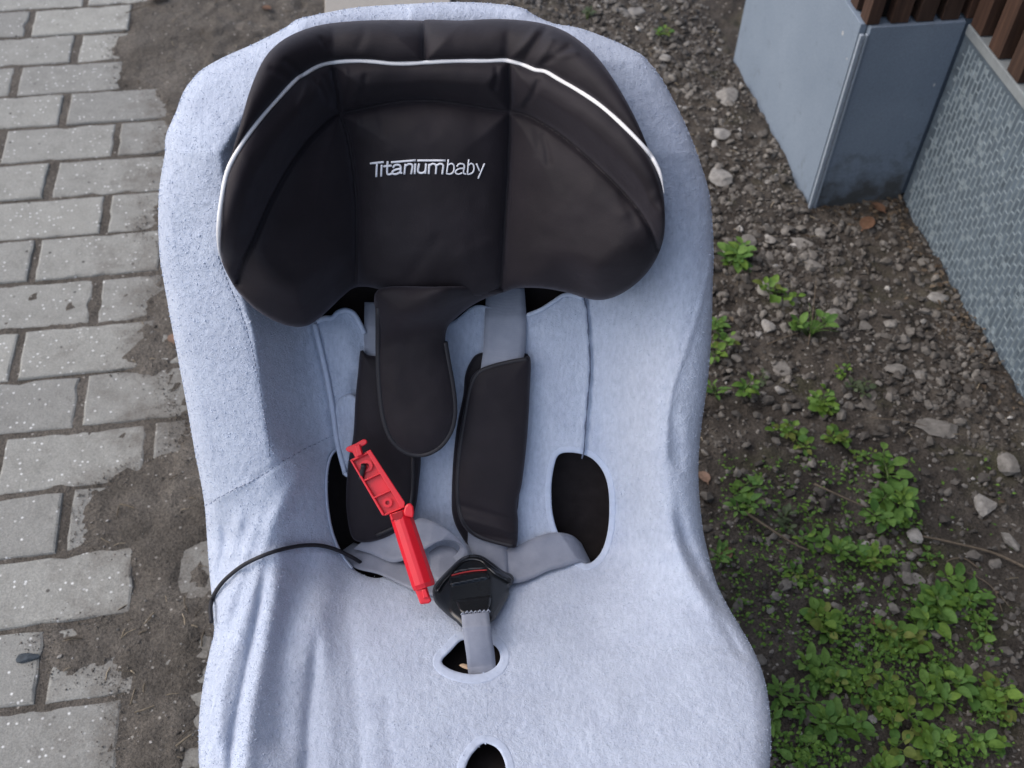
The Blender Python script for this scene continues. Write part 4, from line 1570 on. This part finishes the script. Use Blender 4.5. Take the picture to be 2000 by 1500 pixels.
for cx_, cy_, ro in ((240, 300, 50), (415, 608, 40)):
    th = np.linspace(0, 2 * math.pi, 25)[:-1]
    ring_ = []
    for r_, h_ in ((ro, 0.0034), (ro, 0.0075), (ro * .45, 0.0075), (ro * .45, 0.0040)):
        xx, yy = zo(cx_ + r_ * np.cos(th), cy_ + r_ * np.sin(th))
        ring_.append(W(xx, yy, Zc(xx, yy, h_)))
    V = np.concatenate(ring_)
    F = []
    for k in range(3):
        for i in range(24):
            j = (i + 1) % 24
            F.append((k * 24 + i, k * 24 + j, k * 24 + 24 + j, k * 24 + 24 + i))
    mk('boss', V, F, M_RED, hold, False)
# lower half: faceted hollow bar
A_, B_ = np.array([520.0, 690.0]), np.array([725.0, 1322.0])
ax = (B_ - A_) / np.linalg.norm(B_ - A_)
nx_ = np.array([ax[1], -ax[0]])
secs = [(-0.02, 90), (0.06, 93), (0.5, 96), (0.94, 98), (0.985, 94), (1.0, 86)]
profc = [(-1.0, 0.0), (-1.0, .55), (-.72, .85), (-.25, 1.0), (.12, 1.0), (.70, .72), (1.0, .40), (1.0, 0.0)]
V = []
for t, hw in secs:
    c = A_ + (B_ - A_) * t
    for o_, h_ in profc:
        q_ = zo(*(c + nx_ * o_ * hw))
        hh = (0.013 if t < 0.98 else 0.011) * h_
        V.append(W(q_[0], q_[1], float(Zc(q_[0], q_[1], hh + 0.0005))))
m = len(profc)
F = []
for k in range(len(secs) - 1):
    for i in range(m - 1):
        F.append((k * m + i, (k + 1) * m + i, (k + 1) * m + i + 1, k * m + i + 1))
    F.append((k * m + m - 1, (k + 1) * m + m - 1, (k + 1) * m, k * m))
F.append(tuple(range(m)))
F.append(tuple(reversed([(len(secs) - 1) * m + i for i in range(m)])))
low = bevel(mk('clip_half', V, F, M_RED, clip, False), 0.0008)
plate('clip_tip', [(640, 1330), (745, 1310), (770, 1390), (786, 1432), (758, 1452), (690, 1460), (668, 1400)], 0.0, 0.008, M_RED, low, 0.0015)
plate('clip_tip_rib', [(700, 1335), (738, 1330), (762, 1400), (715, 1410)], 0.0081, 0.0105, M_RED, low, 0.001)
# hinge knuckles and a darker plate painting the socket's shade between the halves
plate('hinge_knuckle', [(548, 690), (560, 640), (585, 612), (612, 612), (632, 640), (638, 690), (630, 735), (560, 720)], 0.001, 0.0155, M_RED, low, 0.002)
plate('hinge_knuckle', [(432, 705), (448, 700), (470, 745), (450, 765)], 0.0, 0.0125, M_RED, low, 0.001)
plate('hinge_socket_shade', [(452, 704), (538, 676), (546, 716), (530, 742), (470, 756)], 0.0131, 0.0138, m_plain('red_recess_shade', (0.30, 0.006, 0.012), 0.5), low, 0.0003)
# its cord end
s = spline([zo(215, 292), zo(212, 320), zo(202, 360), zo(192, 410)], False, 5)
V_, F_ = tube(W(s[:, 0], s[:, 1], Zc(s[:, 0], s[:, 1], np.linspace(0.012, 0.004, len(s)))), 0.0029, 8)
mk('cord_end', V_, F_, M_CORD, clip)
# elastic cord over the left side
s = spline([(413, 1215), (411, 1192), (414, 1172), (425, 1150), (445, 1127), (480, 1101), (530, 1079), (580, 1067), (620, 1065), (652, 1072), (685, 1087), (715, 1105), (740, 1118)], False, 8)
hz = np.interp(s[:, 0], [408, 440, 500, 590, 650, 690, 720, 745], [-.006, .004, .006, .004, .008, .010, -.012, -.03])
zz = z_cover(s[:, 0], s[:, 1]) - hz
do = dist_poly(s[:, 0], s[:, 1], OUT_S, True)
zz = zz + np.where(s[:, 0] < 460, roll(do * zz / FPX, 0.016), 0)
pts = W(s[:, 0], s[:, 1], zz)
V_, F_ = tube(pts, 0.0021, 8)
tag(mk('elastic_cord', V_, F_, M_CORD, None, True, loc=pts.mean(0)), 'thin black elastic cord running over the left side of the cover into the belt hole', 'cord')


# ------------------------------------------------------------------ stones
def rock_vf(size, flat, seed, subdiv=1):
    rg = np.random.default_rng(seed)
    import bmesh
    bm = bmesh.new()
    bmesh.ops.create_icosphere(bm, subdivisions=subdiv, radius=1)
    V = np.array([v.co[:] for v in bm.verts])
    F = [tuple(v.index for v in f.verts) for f in bm.faces]
    bm.free()
    for _ in range(8):                                     # knock flat facets off
        n_ = rg.normal(0, 1, 3)
        n_ /= np.linalg.norm(n_)
        dd = V @ n_
        lim = rg.uniform(0.42, 0.82)
        k = dd > lim
        V[k] -= np.outer(dd[k] - lim, n_)
    V *= rg.uniform(0.75, 1.2, 3)
    V *= np.array([1, 1, flat])
    V *= 1 + rg.normal(0, 0.04, (len(V), 1))
    return V * size, F


STONES = [  # px, py, radius px, flatness, material, label
    (1220, 28, 21, .35, M_STONE, 'flat grey stone on the soil, topmost of those right of the seat top'),
    (1246, 24, 17, .35, M_STONE, 'small flat grey stone touching the topmost flat stone on its right'),
    (1415, 195, 27, .4, M_STONE, 'broad grey stone on the soil left of the grey plinth corner'),
    (1410, 262, 19, .5, M_PALE, 'pale pointed stone below the broad grey stone by the plinth'),
    (1402, 345, 30, .5, M_PALE, 'large pale stone tucked against the upper right rim of the seat'),
    (1297, 118, 12, .5, M_STONE, 'small grey stone beside the top right shoulder of the seat'),
    (1295, 133, 13, .5, M_STONE, 'small grey stone right below another by the top right shoulder of the seat'),
    (1462, 478, 20, .5, M_STONE, 'grey stone in the pair nearest the upper right edge of the cover'),
    (1440, 490, 16, .5, M_STONE, 'grey stone just left of the pair by the upper weed'),
    (1500, 472, 15, .5, M_STONE, 'low grey stone right of the pair above the upper weed'),
    (1566, 478, 25, .45, M_STONE, 'squarish flat grey stone on the soil below the plinth corner'),
    (1585, 525, 22, .5, M_STONE, 'rounded grey stone just below the squarish flat stone'),
    (1602, 458, 14, .5, M_STONE, 'small grey stone above the squarish flat stone, towards the plinth'),
    (1492, 572, 18, .6, M_STONE, 'round grey stone with a small weed growing at its foot'),
    (1546, 598, 19, .5, M_STONE, 'light grey stone right of the round stone with the weed'),
    (1498, 645, 17, .45, M_PALE, 'flat pale stone on the soil below the round stone with the weed'),
    (1480, 655, 8, .6, M_PALE, 'tiny white stone touching the flat pale stone'),
    (1623, 640, 16, .5, M_PALE, 'oval pale stone standing on edge amid the pebbles'),
    (1628, 617, 15, .5, M_STONE, 'grey pebble leaning on the oval pale stone'),
    (1690, 637, 17, .55, M_STONE, 'brownish rounded stone on the bare earth patch'),
    (1738, 636, 17, .5, M_STONE, 'grey stone on the bare earth patch nearest the netted wall'),
    (1765, 668, 16, .5, M_STONE, 'light oval stone at the lower edge of the bare earth patch'),
    (1640, 555, 13, .5, M_STONE, 'small light stone at the upper left of the bare earth patch'),
    (1832, 585, 18, .35, M_PALE, 'pale flat flake of stone near the netted wall'),
    (1745, 723, 22, .5, M_STONE, 'dark grey stone at the lower middle of the pebbles'),
    (1798, 735, 17, .5, M_STONE, 'oval grey stone right of the dark grey stone'),
    (1530, 712, 22, .4, M_STONE, 'jagged light grey stone left of the lowest tuft of grass'),
    (1522, 767, 12, .6, M_PALE, 'small pale pebble above the mid weeds'),
    (1830, 840, 36, .35, M_STONE, 'wide low grey stone near the right edge of the pebbles'),
    (1968, 917, 28, .6, M_STONE, 'large round greenish grey stone at the right end of the pebbles'),
    (1785, 1052, 19, .6, M_PALE, 'pale stone at the end of the dry stem'),
    (1788, 1135, 22, .5, M_STONE, 'grey stone half hidden by the weeds left of the largest clump'),
    (1782, 1085, 13, .6, M_STONE, 'small grey stone below the pale stone at the dry stem'),
    (1505, 1190, 11, .5, M_PALE, 'pale stone beside the right bulge of the seat'),
    (1610, 1137, 14, .4, M_STONE, 'flat grey stone in the gap between the lower weeds'),
    (1675, 1265, 12, .5, M_PALE, 'pale oval stone in the middle of the lower weeds'),
    (1715, 1200, 11, .5, M_PALE, 'light stone above the oval one in the lower weeds'),
    (1925, 990, 24, .5, M_STONE, 'brown stone below the large round greenish one'),
    (1745, 1330 - 250, 9, .5, M_STONE, 'small stone left of the pale stone at the dry stem'),
    (1968, 1062, 24, .5, M_STONE, 'dull stone just under the dry stem at the right'),
]
for i, (x, y, rp, fl, mt, lab) in enumerate(STONES):
    gp_ = ground_pt(x, y, 0.008)
    dep = (gp_ - CP) @ fw
    V, F = rock_vf(1.12 * rp * dep / FPX, fl * .8, 100 + i, 2)
    a = random.uniform(0, 6.28)
    ca_, sa_ = math.cos(a), math.sin(a)
    V = np.stack([V[:, 0] * ca_ - V[:, 1] * sa_, V[:, 0] * sa_ + V[:, 1] * ca_, V[:, 2]], -1)
    z_ = gh(gp_[0], gp_[1])
    o = mk('stone', V + np.array([gp_[0], gp_[1], z_ + rp * dep / FPX * fl * .35]), F, mt, None, False, loc=(gp_[0], gp_[1], z_))
    tag(o, lab, 'stone', 'loose stones on the soil right of the seat')
# slate chip on a brick
gp_ = ground_pt(52, 1282, 0.003)
V, F = rock_vf(0.0135, .22, 911, 2)
o = mk('stone', V * np.array([1.15, .8, 1]) + np.array([gp_[0], gp_[1], 0.002]), F, M_SLATE, None, False, loc=(gp_[0], gp_[1], 0.001))
tag(o, 'blue grey slate chip lying alone on a brick', 'stone')

# gravel: uncountable pebbles on the soil
RKS = [rock_vf(1, random.uniform(.45, .8), 300 + i, 1) for i in range(10)]


def scatter(name, n, place, size, mat, sink=0.25):
    VV, FF = [], []
    base = 0
    for _ in range(n):
        pt = place()
        if pt is None: continue
        x, y = pt
        V, F = random.choice(RKS)
        s = size()
        a = random.uniform(0, 6.28)
        ca_, sa_ = math.cos(a), math.sin(a)
        V = V * s
        tl = random.gauss(0, .25)
        V = np.stack([V[:, 0] * ca_ - V[:, 1] * sa_, V[:, 0] * sa_ + V[:, 1] * ca_, V[:, 2] + tl * V[:, 0]], -1)
        VV.append((x, y, s, V))
    xy = np.array([(a[0], a[1]) for a in VV])
    zz = ground_h(xy[:, 0], xy[:, 1])
    out = []
    for (x, y, s, V), z_ in zip(VV, zz):
        out.append(V + np.array([x, y, z_ + s * sink]))
    nF = np.array(RKS[0][1])
    nv = len(RKS[0][0])
    F = np.concatenate([nF + i * nv for i in range(len(out))])
    return tag(mk(name, np.concatenate(out), F, mat, None, False), kind='stuff')


def on_soil():
    for _ in range(50):
        x, y = random.uniform(-0.05, 1.1), random.uniform(0.45, 2.7)
        rel = np.array([x, y, 0]) - BO
        a, b_ = rel @ e1, rel @ e2
        if a > -0.004 and b_ > -0.004: continue
        if a > WX - 0.004: continue
        # fewer under the weeds at the near end and on the bare patch
        dens = 0.35 + 0.65 * smooth((y - 0.95) / 0.35)
        bare = math.hypot(x - 0.66, y - 1.35)
        if bare < 0.09: dens *= 0.45
        if y > 1.75 and x < 0.5: dens *= 0.75
        dens *= 0.45 + 1.1 * (0.5 + float(fbm(np.array([x * 6]), np.array([y * 6]), 2)[0]))
        if random.random() < dens: return x, y
    return None


scatter('gravel', 18000, on_soil, lambda: min(0.0125, 0.0036 * math.exp(random.gauss(0.12, 0.55))), M_GRAVEL)


def on_soil2():
    p_ = on_soil()
    return p_ if p_ and (p_[1] > 1.6 or random.random() < .5) else on_soil()


scatter('gravel', 260, on_soil2, lambda: min(0.009, 0.0032 * math.exp(random.gauss(0.2, 0.5))), M_CHIP, .45)


def on_dirt():
    for _ in range(60):
        px_, py_ = random.uniform(60, 640), random.uniform(-60, 1560)
        g_ = ground_pt(px_, py_)
        if side_dist(np.array([g_[0]]), np.array([g_[1]]), DIRT_G)[0] > 0.004 and g_[0] < -0.05:
            return float(g_[0]), float(g_[1])
    return None


scatter('gravel', 900, on_dirt, lambda: min(0.0055, 0.0013 * math.exp(random.gauss(0.0, 0.5))), M_GRAVEL, .3)
scatter('gravel', 130, on_dirt, lambda: min(0.0045, 0.0015 * math.exp(random.gauss(0.1, 0.45))), M_CHIP, .4)
# crumbs of earth strewn from the dirt edge over the bricks
bs_ = spline(DIRT_G, False, 14)
cr_ = []
for _ in range(5200):
    q_ = bs_[random.randrange(len(bs_))]
    o_ = random.gauss(0.0, 0.020)
    p_ = q_ + np.array([-abs(o_) * .9 + .006, random.gauss(0, .012)])
    cr_.append((p_[0], p_[1], min(.0024, .0007 * math.exp(random.gauss(0, .5)))))
it_ = iter(cr_)
_cur = [0.001]


def crumb_place():
    a_ = next(it_)
    _cur[0] = a_[2]
    return a_[0], a_[1]


RK_SAVE = RKS
RKS = [(V[:12], [f_ for f_ in F]) for V, F in (rock_vf(1, .6, 500 + i, 1) for i in range(6))]
RKS = []
for i in range(6):
    v8 = np.array([(1, 0, 0), (-1, 0, 0), (0, 1, 0), (0, -1, 0), (0, 0, 1), (0, 0, -1)], float) * rng.uniform(.6, 1.2, (6, 1))
    RKS.append((v8, [(0, 2, 4), (2, 1, 4), (1, 3, 4), (3, 0, 4), (2, 0, 5), (1, 2, 5), (3, 1, 5), (0, 3, 5)]))
crumbs = scatter('earth_crumbs', len(cr_), crumb_place, lambda: _cur[0], M_CRUMB, .3)
me_ = crumbs.data
co_ = np.empty(len(me_.vertices) * 3, np.float32)
me_.vertices.foreach_get('co', co_)
co_ = co_.reshape(-1, 3)
zc_ = co_.reshape(-1, 6, 3)
gz_ = zc_[:, :, 2].mean(1)
zc_[:, :, 2] += np.where(gz_ < 0.0008, 0.0009 - gz_, 0)[:, None]
me_.vertices.foreach_set('co', zc_.reshape(-1))
me_.update()
RKS = RK_SAVE
# bits of straw and bark
bits = []
for _ in range(420):
    p_ = (on_dirt() if random.random() < .4 else on_soil())
    if p_ is None: continue
    L = random.uniform(0.006, 0.026)
    a = random.uniform(0, 6.28)
    x, y = p_
    z_ = gh(x, y) + 0.002
    c_ = random.uniform(-.3, .3)
    pts = [np.array([x + math.cos(a + c_ * t) * L * t, y + math.sin(a + c_ * t) * L * t, z_ + 0.002 * math.sin(3 * t)]) for t in (0, .5, 1)]
    bits.append(tube(pts, random.uniform(.0004, .0011), 4))
V_, F_ = join(bits)
tag(mk('litter', V_, F_, M_STRAW, None, False), kind='stuff')


# ------------------------------------------------------------------ weeds
def leaf_mesh(L, Wd, stalk, seed, toothed=False):
    """a leaf blade on its stalk, along +X from the plant's centre, with a keel and a drooping tip"""
    rg = np.random.default_rng(seed)
    n = 7
    V, F = [], []
    bend = rg.uniform(.1, .5)
    for i in range(n + 1):
        t = i / n
        w = Wd * (math.sin(math.pi * min(1, t ** 0.85)) ** 0.62) * (1 if not toothed else (1 + .18 * (-1) ** i))
        if i in (0, n): w = Wd * .05
        x = stalk + L * t
        z = 0.25 * stalk + L * (0.18 * t - bend * t * t)
        cup = 0.22 * w
        V += [(x, -w, z + cup), (x, -w * .5, z + cup * .35), (x, 0, z), (x, w * .5, z + cup * .35), (x, w, z + cup)]
    for i in range(n):
        for k in range(4):
            a = i * 5 + k
            F.append((a, a + 1, a + 6, a + 5))
    sv, sf = tube([np.array([0, 0, 0]), np.array([stalk * .55, 0, stalk * .2]), np.array([stalk * 1.02, 0, stalk * .25])], [L * .05, L * .04, L * .035], 4)
    b = len(V)
    V += [tuple(q) for q in sv]
    F += [tuple(i + b for i in f_) for f_ in sf]
    return V, F


def leaf_data(name, L, Wd, stalk, seed, mat, toothed=False):
    V, F = leaf_mesh(L, Wd, stalk, seed, toothed)
    me = D.meshes.new(name)
    me.from_pydata(V, [], F)
    me.update()
    me.polygons.foreach_set('use_smooth', np.full(len(me.polygons), True))
    me.materials.append(mat)
    return me


ROUND = [leaf_data('leaf', 1.0, .40, .75, i, (M_LEAF, M_LEAF3, M_LEAF, M_LEAF3, M_LEAF3, M_LEAF4)[i]) for i in range(6)]
OVATE = [leaf_data('leaf', 1.0, .31, .5, 10 + i, (M_LEAF, M_LEAF3)[i // 3]) for i in range(4)]
DULL = [leaf_data('leaf', 1.0, .34, .6, 20 + i, M_DULL) for i in range(3)]
LONG = [leaf_data('leaf', 1.0, .17, .25, 30 + i, M_LEAF, True) for i in range(3)]


def weed(px_, py_, rad_px, n, kind, label, up=0.5):
    g_ = ground_pt(px_, py_, 0.015)
    dep = float((g_ - CP) @ fw)
    rad = 1.36 * rad_px * dep / FPX
    n = int(n * 2.5)
    x, y = float(g_[0]), float(g_[1])
    z_ = gh(x, y)
    root = empty('weed', (x, y, z_), label, 'weed', 'weeds growing right of the seat')
    meshes = {'round': ROUND, 'ovate': OVATE, 'dull': DULL, 'long': LONG}[kind]
    tot = 1.75 if kind == 'round' else (1.45 if kind == 'ovate' else (1.6 if kind == 'dull' else 1.25))
    # stems: a few branching shoots carrying whorls
    ns = 1 if n < 9 else (2 if n < 18 else 3)
    stems = []
    for k in range(ns):
        a = random.uniform(0, 6.28)
        le = rad * random.uniform(.3, .9) if ns > 1 else rad * .15
        hgt = rad * up * random.uniform(.6, 1.2)
        tipp = np.array([math.cos(a) * le, math.sin(a) * le, hgt])
        stems.append(tipp)
        v_, f_ = tube([np.array([0, 0, -.002]), tipp * np.array([.4, .4, .6]), tipp], [rad * .035, rad * .03, rad * .022], 5)
        o = mk('stem', np.array(v_) + np.array([x, y, z_]), f_, M_STEM, root)
    for k in range(n):
        tipp = stems[k % ns]
        t = random.uniform(.35, 1.0)
        pos = tipp * np.array([t, t, t ** 1.2])
        s = rad * random.uniform(.28, .62) / tot * (1.15 if t < .7 else .75)
        s = max(s, rad * 0.14)
        o = D.objects.new('leaf', random.choice(meshes))
        C.objects.link(o)
        o.parent = root
        o.location = tuple(pos)
        o.scale = (s, s * random.uniform(.85, 1.15), s)
        o.rotation_euler = (random.gauss(0, .22), random.uniform(-.75, .05), k * 2.4 + random.gauss(0, .3))


WEEDS = [
    (1426, 522, 48, 20, 'ovate', 'bushy green weed against the upper right edge of the cover'),
    (1520, 578, 44, 10, 'round', 'small weed growing at the foot of the round grey stone'),
    (1580, 655, 42, 10, 'ovate', 'green weed at the base of the dry upright straw'),
    (1412, 645, 36, 12, 'ovate', 'little weed against the right edge of the cover, below the bushy one'),
    (1414, 692, 38, 13, 'round', 'yellowish green weed at the right edge of the cover, third from the top'),
    (1400, 760, 40, 4, 'long', 'weed of long toothed leaves poking out from under the right edge of the cover'),
    (1450, 766, 36, 9, 'ovate', 'fresh green weed right beside the long toothed leaves'),
    (1480, 740, 20, 9, 'dull', 'dull feathery weed above the fresh green one'),
    (1641, 728, 20, 8, 'round', 'tiny two leaved weed on pebbles below the bare earth'),
    (1680, 762, 26, 10, 'dull', 'faded greyish weed beside the dark grey stone'),
    (1598, 795, 40, 16, 'round', 'bright clover like weed highest in the middle of the pebbles'),
    (1552, 858, 40, 16, 'round', 'bright weed left of and below the clover like one'),
    (1640, 845, 38, 14, 'round', 'bright weed close below the clover like one on the right'),
    (1680, 885, 30, 9, 'round', 'small bright weed between the pebbles and the large leafy clump'),
    (1740, 958, 56, 26, 'ovate', 'large leafy clump standing alone on the right'),
    (1725, 1010, 46, 18, 'ovate', 'leafy weed just below the large lone clump'),
    (1450, 950, 34, 8, 'ovate', 'small weed on dark soil right of the narrow waist of the seat'),
    (1440, 990, 40, 10, 'ovate', 'pair of leafy shoots on dark soil below the small weed by the waist'),
    (1530, 1015, 30, 12, 'dull', 'dull green weed left of the large lone clump'),
    (1400, 1075, 40, 7, 'long', 'long leaved weed beside the right side of the cover above its bulge'),
    (1598, 1045, 38, 11, 'ovate', 'weed with pale broad leaves below the dull green one'),
    (1655, 1085, 42, 12, 'ovate', 'weed with pointed leaves left of the pale stone at the stem'),
    (1718, 1105, 40, 20, 'round', 'bright upright weed left of the pale stone at the dry stem'),
    (1818, 1090, 24, 8, 'ovate', 'little bright weed right of the pale stone at the dry stem'),
    (1568, 1135, 32, 12, 'round', 'small round leaved weed in the middle of the lower soil'),
    (1620, 1215, 50, 20, 'round', 'round leaved weed over pebbles in the lower middle'),
    (1885, 1160, 52, 18, 'ovate', 'tall pale green clump at the upper right of the weed mat'),
    (1835, 1205, 58, 24, 'ovate', 'broad leaved clump left of the tall pale one'),
    (1925, 1240, 40, 9, 'ovate', 'weed with one long leaf reaching right over bare soil'),
    (1780, 1265, 52, 24, 'round', 'yellow green round leaved clump in the weed mat'),
    (1590, 1300, 52, 18, 'ovate', 'dark green weed near the right bulge of the seat'),
    (1530, 1370, 60, 16, 'long', 'dark long leaved weed right against the bulge of the seat'),
    (1660, 1330, 50, 18, 'round', 'mid green clump in the left part of the weed mat'),
    (1740, 1370, 56, 22, 'round', 'round leaved clump in the centre of the weed mat'),
    (1830, 1345, 52, 20, 'ovate', 'leafy clump right of the centre of the weed mat'),
    (1910, 1370, 56, 22, 'round', 'bright yellow green clump at the right border of the weed mat'),
    (1640, 1420, 56, 18, 'ovate', 'dense green clump at the lower left of the weed mat'),
    (1800, 1440, 58, 22, 'round', 'dense bright clump at the bottom of the weed mat'),
    (1930, 1460, 46, 12, 'ovate', 'bottommost clump at the right of the weed mat'),
    (1710, 1490, 50, 16, 'round', 'lowest round leaved clump of the weed mat'),
    (1560, 1470, 46, 14, 'ovate', 'dark weed at the foot of the bulge of the seat'),
    (1292, 62, 24, 9, 'round', 'small weed on the gravel above the right shoulder of the seat'),
    (1148, 28, 22, 8, 'dull', 'dull little weed right behind the top of the seat'),
]
for w_ in WEEDS:
    weed(*w_)

# low mat of tiny leaves round them
MAT = [(1500, 1330), (1560, 1270), (1640, 1200), (1740, 1230), (1830, 1150), (1900, 1140), (1945, 1230), (1960, 1350), (1965, 1520), (1900, 1700), (1500, 1700), (1505, 1450)]
lv = [leaf_mesh(1.0, .34, .5, 50 + i) for i in range(5)]
lv = [(np.array(V), [f_ for f_ in F]) for V, F in lv]
out, FA = [], []
base = 0
cnt = 0
while cnt < 3900:
    px_, py_ = random.uniform(1380, 1980), random.uniform(900, 1700)
    ins = inside(np.array([px_]), np.array([py_]), MAT)[0]
    if not ins:
        keepp = 0.02 if not (1400 < px_ < 1800 and 900 < py_ < 1270) else 0.40
        if random.random() > keepp: continue
    elif float(fbm(np.array([px_ / 70]), np.array([py_ / 70]), 3)[0]) < 0.0 and random.random() < .88:
        continue
    g_ = ground_pt(px_, py_, 0.01)
    V, F = random.choice(lv)
    s = random.uniform(.0032, .0080) * (1 if ins else .85)
    a = random.uniform(0, 6.28)
    tl = random.uniform(-.2, .6)
    Vx = V[:, 0] * math.cos(tl) - V[:, 2] * math.sin(tl)
    Vz = V[:, 0] * math.sin(tl) + V[:, 2] * math.cos(tl)
    Vn = np.stack([Vx * math.cos(a) - V[:, 1] * math.sin(a), Vx * math.sin(a) + V[:, 1] * math.cos(a), Vz], -1) * s
    zz_ = random.uniform(.001, .022 if ins else .006)
    out.append((g_[0], g_[1], zz_, Vn))
    FA += [tuple(i + base for i in f_) for f_ in F]
    base += len(V)
    cnt += 1
xy = np.array([(o_[0], o_[1]) for o_ in out])
hz_ = ground_h(xy[:, 0], xy[:, 1])
VV = np.concatenate([Vn + np.array([x, y, z0 + h_]) for (x, y, z0, Vn), h_ in zip(out, hz_)])
tag(mk('ground_cover', VV, FA, M_LEAF2, None, True), kind='stuff')


# ------------------------------------------------------------------ fallen leaves, dry stem, grass blades
def fallen(px_, py_, Lp, a, mat, label, h=0.006):
    g_ = ground_pt(px_, py_, h)
    s = Lp * float((g_ - CP) @ fw) / FPX
    V, F = leaf_mesh(1.0, .32, .12, int(px_) + 5)
    V = np.array(V) * s
    V[:, 0] -= s * .55
    V = np.stack([V[:, 0] * math.cos(a) - V[:, 1] * math.sin(a), V[:, 0] * math.sin(a) + V[:, 1] * math.cos(a), V[:, 2] * .7 + .1 * s], -1)
    z_ = gh(g_[0], g_[1])
    o = mk('fallen_leaf', V + np.array([g_[0], g_[1], z_ + .003]), F, mat, None, True, loc=(g_[0], g_[1], z_))
    tag(o, label, 'leaf')


fallen(305, 0, 46, 0.2, M_DRY, 'reddish brown fallen leaf at the top of the paving edge')
fallen(338, 664, 30, 2.0, M_DRY, 'pinkish fallen leaf half under the left rim of the seat')
fallen(522, 20, 22, 2.6, M_DRY, 'small pink brown leaf on the soil above the left shoulder of the seat')
fallen(1690, 445, 44, 1.0, M_DRY, 'tan fallen leaf at the foot of the netted wall by the plinth')
fallen(1375, 935, 34, 1.9, M_DRY, 'curled tan leaf beside the narrow waist of the seat')
fallen(1412, 1095, 40, 0.9, M_DRY, 'brown curled leaf under the long leaved weed')
fallen(1705, 1222, 26, 0.3, M_DRY, 'orange brown leaf between the lower weeds')
fallen(1715, 410, 34, 2.2, M_DRY, 'brown leaf lying against the front of the plinth')


def stick(name, pxs, rad, label, cat, mat, lift=None):
    P = spline(pxs, False, 6)
    h = np.full(len(P), 0.012) if lift is None else np.interp(np.linspace(0, 1, len(P)), np.linspace(0, 1, len(lift)), lift)
    pts = np.array([ground_pt(a[0], a[1], 0.012 + hh) for a, hh in zip(P, h)])
    V, F = tube(pts, np.linspace(rad, rad * .6, len(pts)), 6)
    o = mk(name, V, F, mat, None, True, loc=pts[0])
    return tag(o, label, cat)


# leaf litter blown against the foot of the walls
out, FA = [], []
base = 0
for _ in range(260):
    if random.random() < .55:
        t = random.uniform(-.55, 0.0); q_ = BO + e1 * (WX - abs(random.gauss(0.012, .03)) - .004) + e2 * t
    elif random.random() < .6:
        q_ = BO + e1 * random.uniform(.0, WX) - e2 * abs(random.gauss(.006, .03))
    else:
        p_ = on_soil()
        if p_ is None: continue
        q_ = np.array([p_[0], p_[1], 0])
    V, F = random.choice(lv)
    sx_ = random.uniform(.004, .013)
    a = random.uniform(0, 6.28)
    V = V * np.array([1, random.uniform(.5, 1.3), random.uniform(.4, 1.6)]) * sx_
    V = np.stack([V[:, 0] * math.cos(a) - V[:, 1] * math.sin(a), V[:, 0] * math.sin(a) + V[:, 1] * math.cos(a), V[:, 2] + random.gauss(0, .4) * V[:, 0]], -1)
    out.append(V + np.array([q_[0], q_[1], gh(q_[0], q_[1]) + .005]))
    FA += [tuple(i + base for i in f_) for f_ in F]
    base += len(V)
tag(mk('leaf_litter', np.concatenate(out), FA, M_LITTER, None, True), kind='stuff')
stick('dry_stalk', [(2010, 1112), (1940, 1080), (1870, 1062), (1815, 1050), (1790, 1046)], .0024, 'long dry brown stem lying across the soil at the right edge', 'stalk', M_TWIG, [.004, .006, .006, .004])
stick('dry_stalk', [(1912, 1110), (1880, 1090), (1850, 1100), (1905, 1125), (1940, 1150), (1958, 1195)], .0012, 'thin bent dry stem below the long one', 'stalk', M_TWIG, [.002, .008, .006, .002])
# tuft of thin green grass
gp_ = ground_pt(1578, 672, 0.0)
gt = empty('grass_tuft', (float(gp_[0]), float(gp_[1]), gh(gp_[0], gp_[1])), 'tuft of thin green grass blades on the pebbles below the rounded grey stone', 'grass')
for k in range(16):
    a = random.uniform(0, 6.28)
    L = random.uniform(.03, .065)
    le = random.uniform(.25, .8) * L
    pts = [np.array([math.cos(a) * le * t * t, math.sin(a) * le * t * t, L * t * (1 - .25 * t)]) for t in np.linspace(0, 1, 6)]
    v_, f_ = tube(pts, np.linspace(.0011, .0002, 6), 4)
    mk('blade', np.array(v_) + np.array(gt.location), f_, M_LEAF, gt)
stick('dry_straw', [(1578, 680), (1584, 640), (1590, 590), (1594, 545)], .0011, 'dry upright straw above the green weed by the pebbles', 'straw', M_TWIG, [.0, .02, .04, .055])
stick('twig', [(1500, 672), (1530, 660), (1560, 650)], .0014, 'short pale twig left of the dry upright straw', 'twig', M_TWIG)
stick('twig', [(245, 25), (268, 17), (292, 9)], .0012, 'dark twig poking from the reddish leaf at the paving edge', 'twig', M_TWIG)
stick('twig', [(1590, 945), (1640, 968), (1690, 990)], .0018, 'greenish fallen stalk left of the large lone clump', 'twig', M_TWIG)
stick('twig', [(1455, 1000), (1500, 1030), (1550, 1062), (1580, 1075)], .0022, 'dark stalk lying among weeds right of the waist of the seat', 'twig', M_TWIG)
stick('twig', [(1700, 815), (1760, 822), (1810, 832)], .0009, 'thin dry twig left of the wide low stone', 'twig', M_TWIG)
stick('twig', [(344, 1458), (358, 1446), (376, 1433)], .0016, 'pale straw on the dirt by the lower left of the seat', 'twig', M_STRAW)
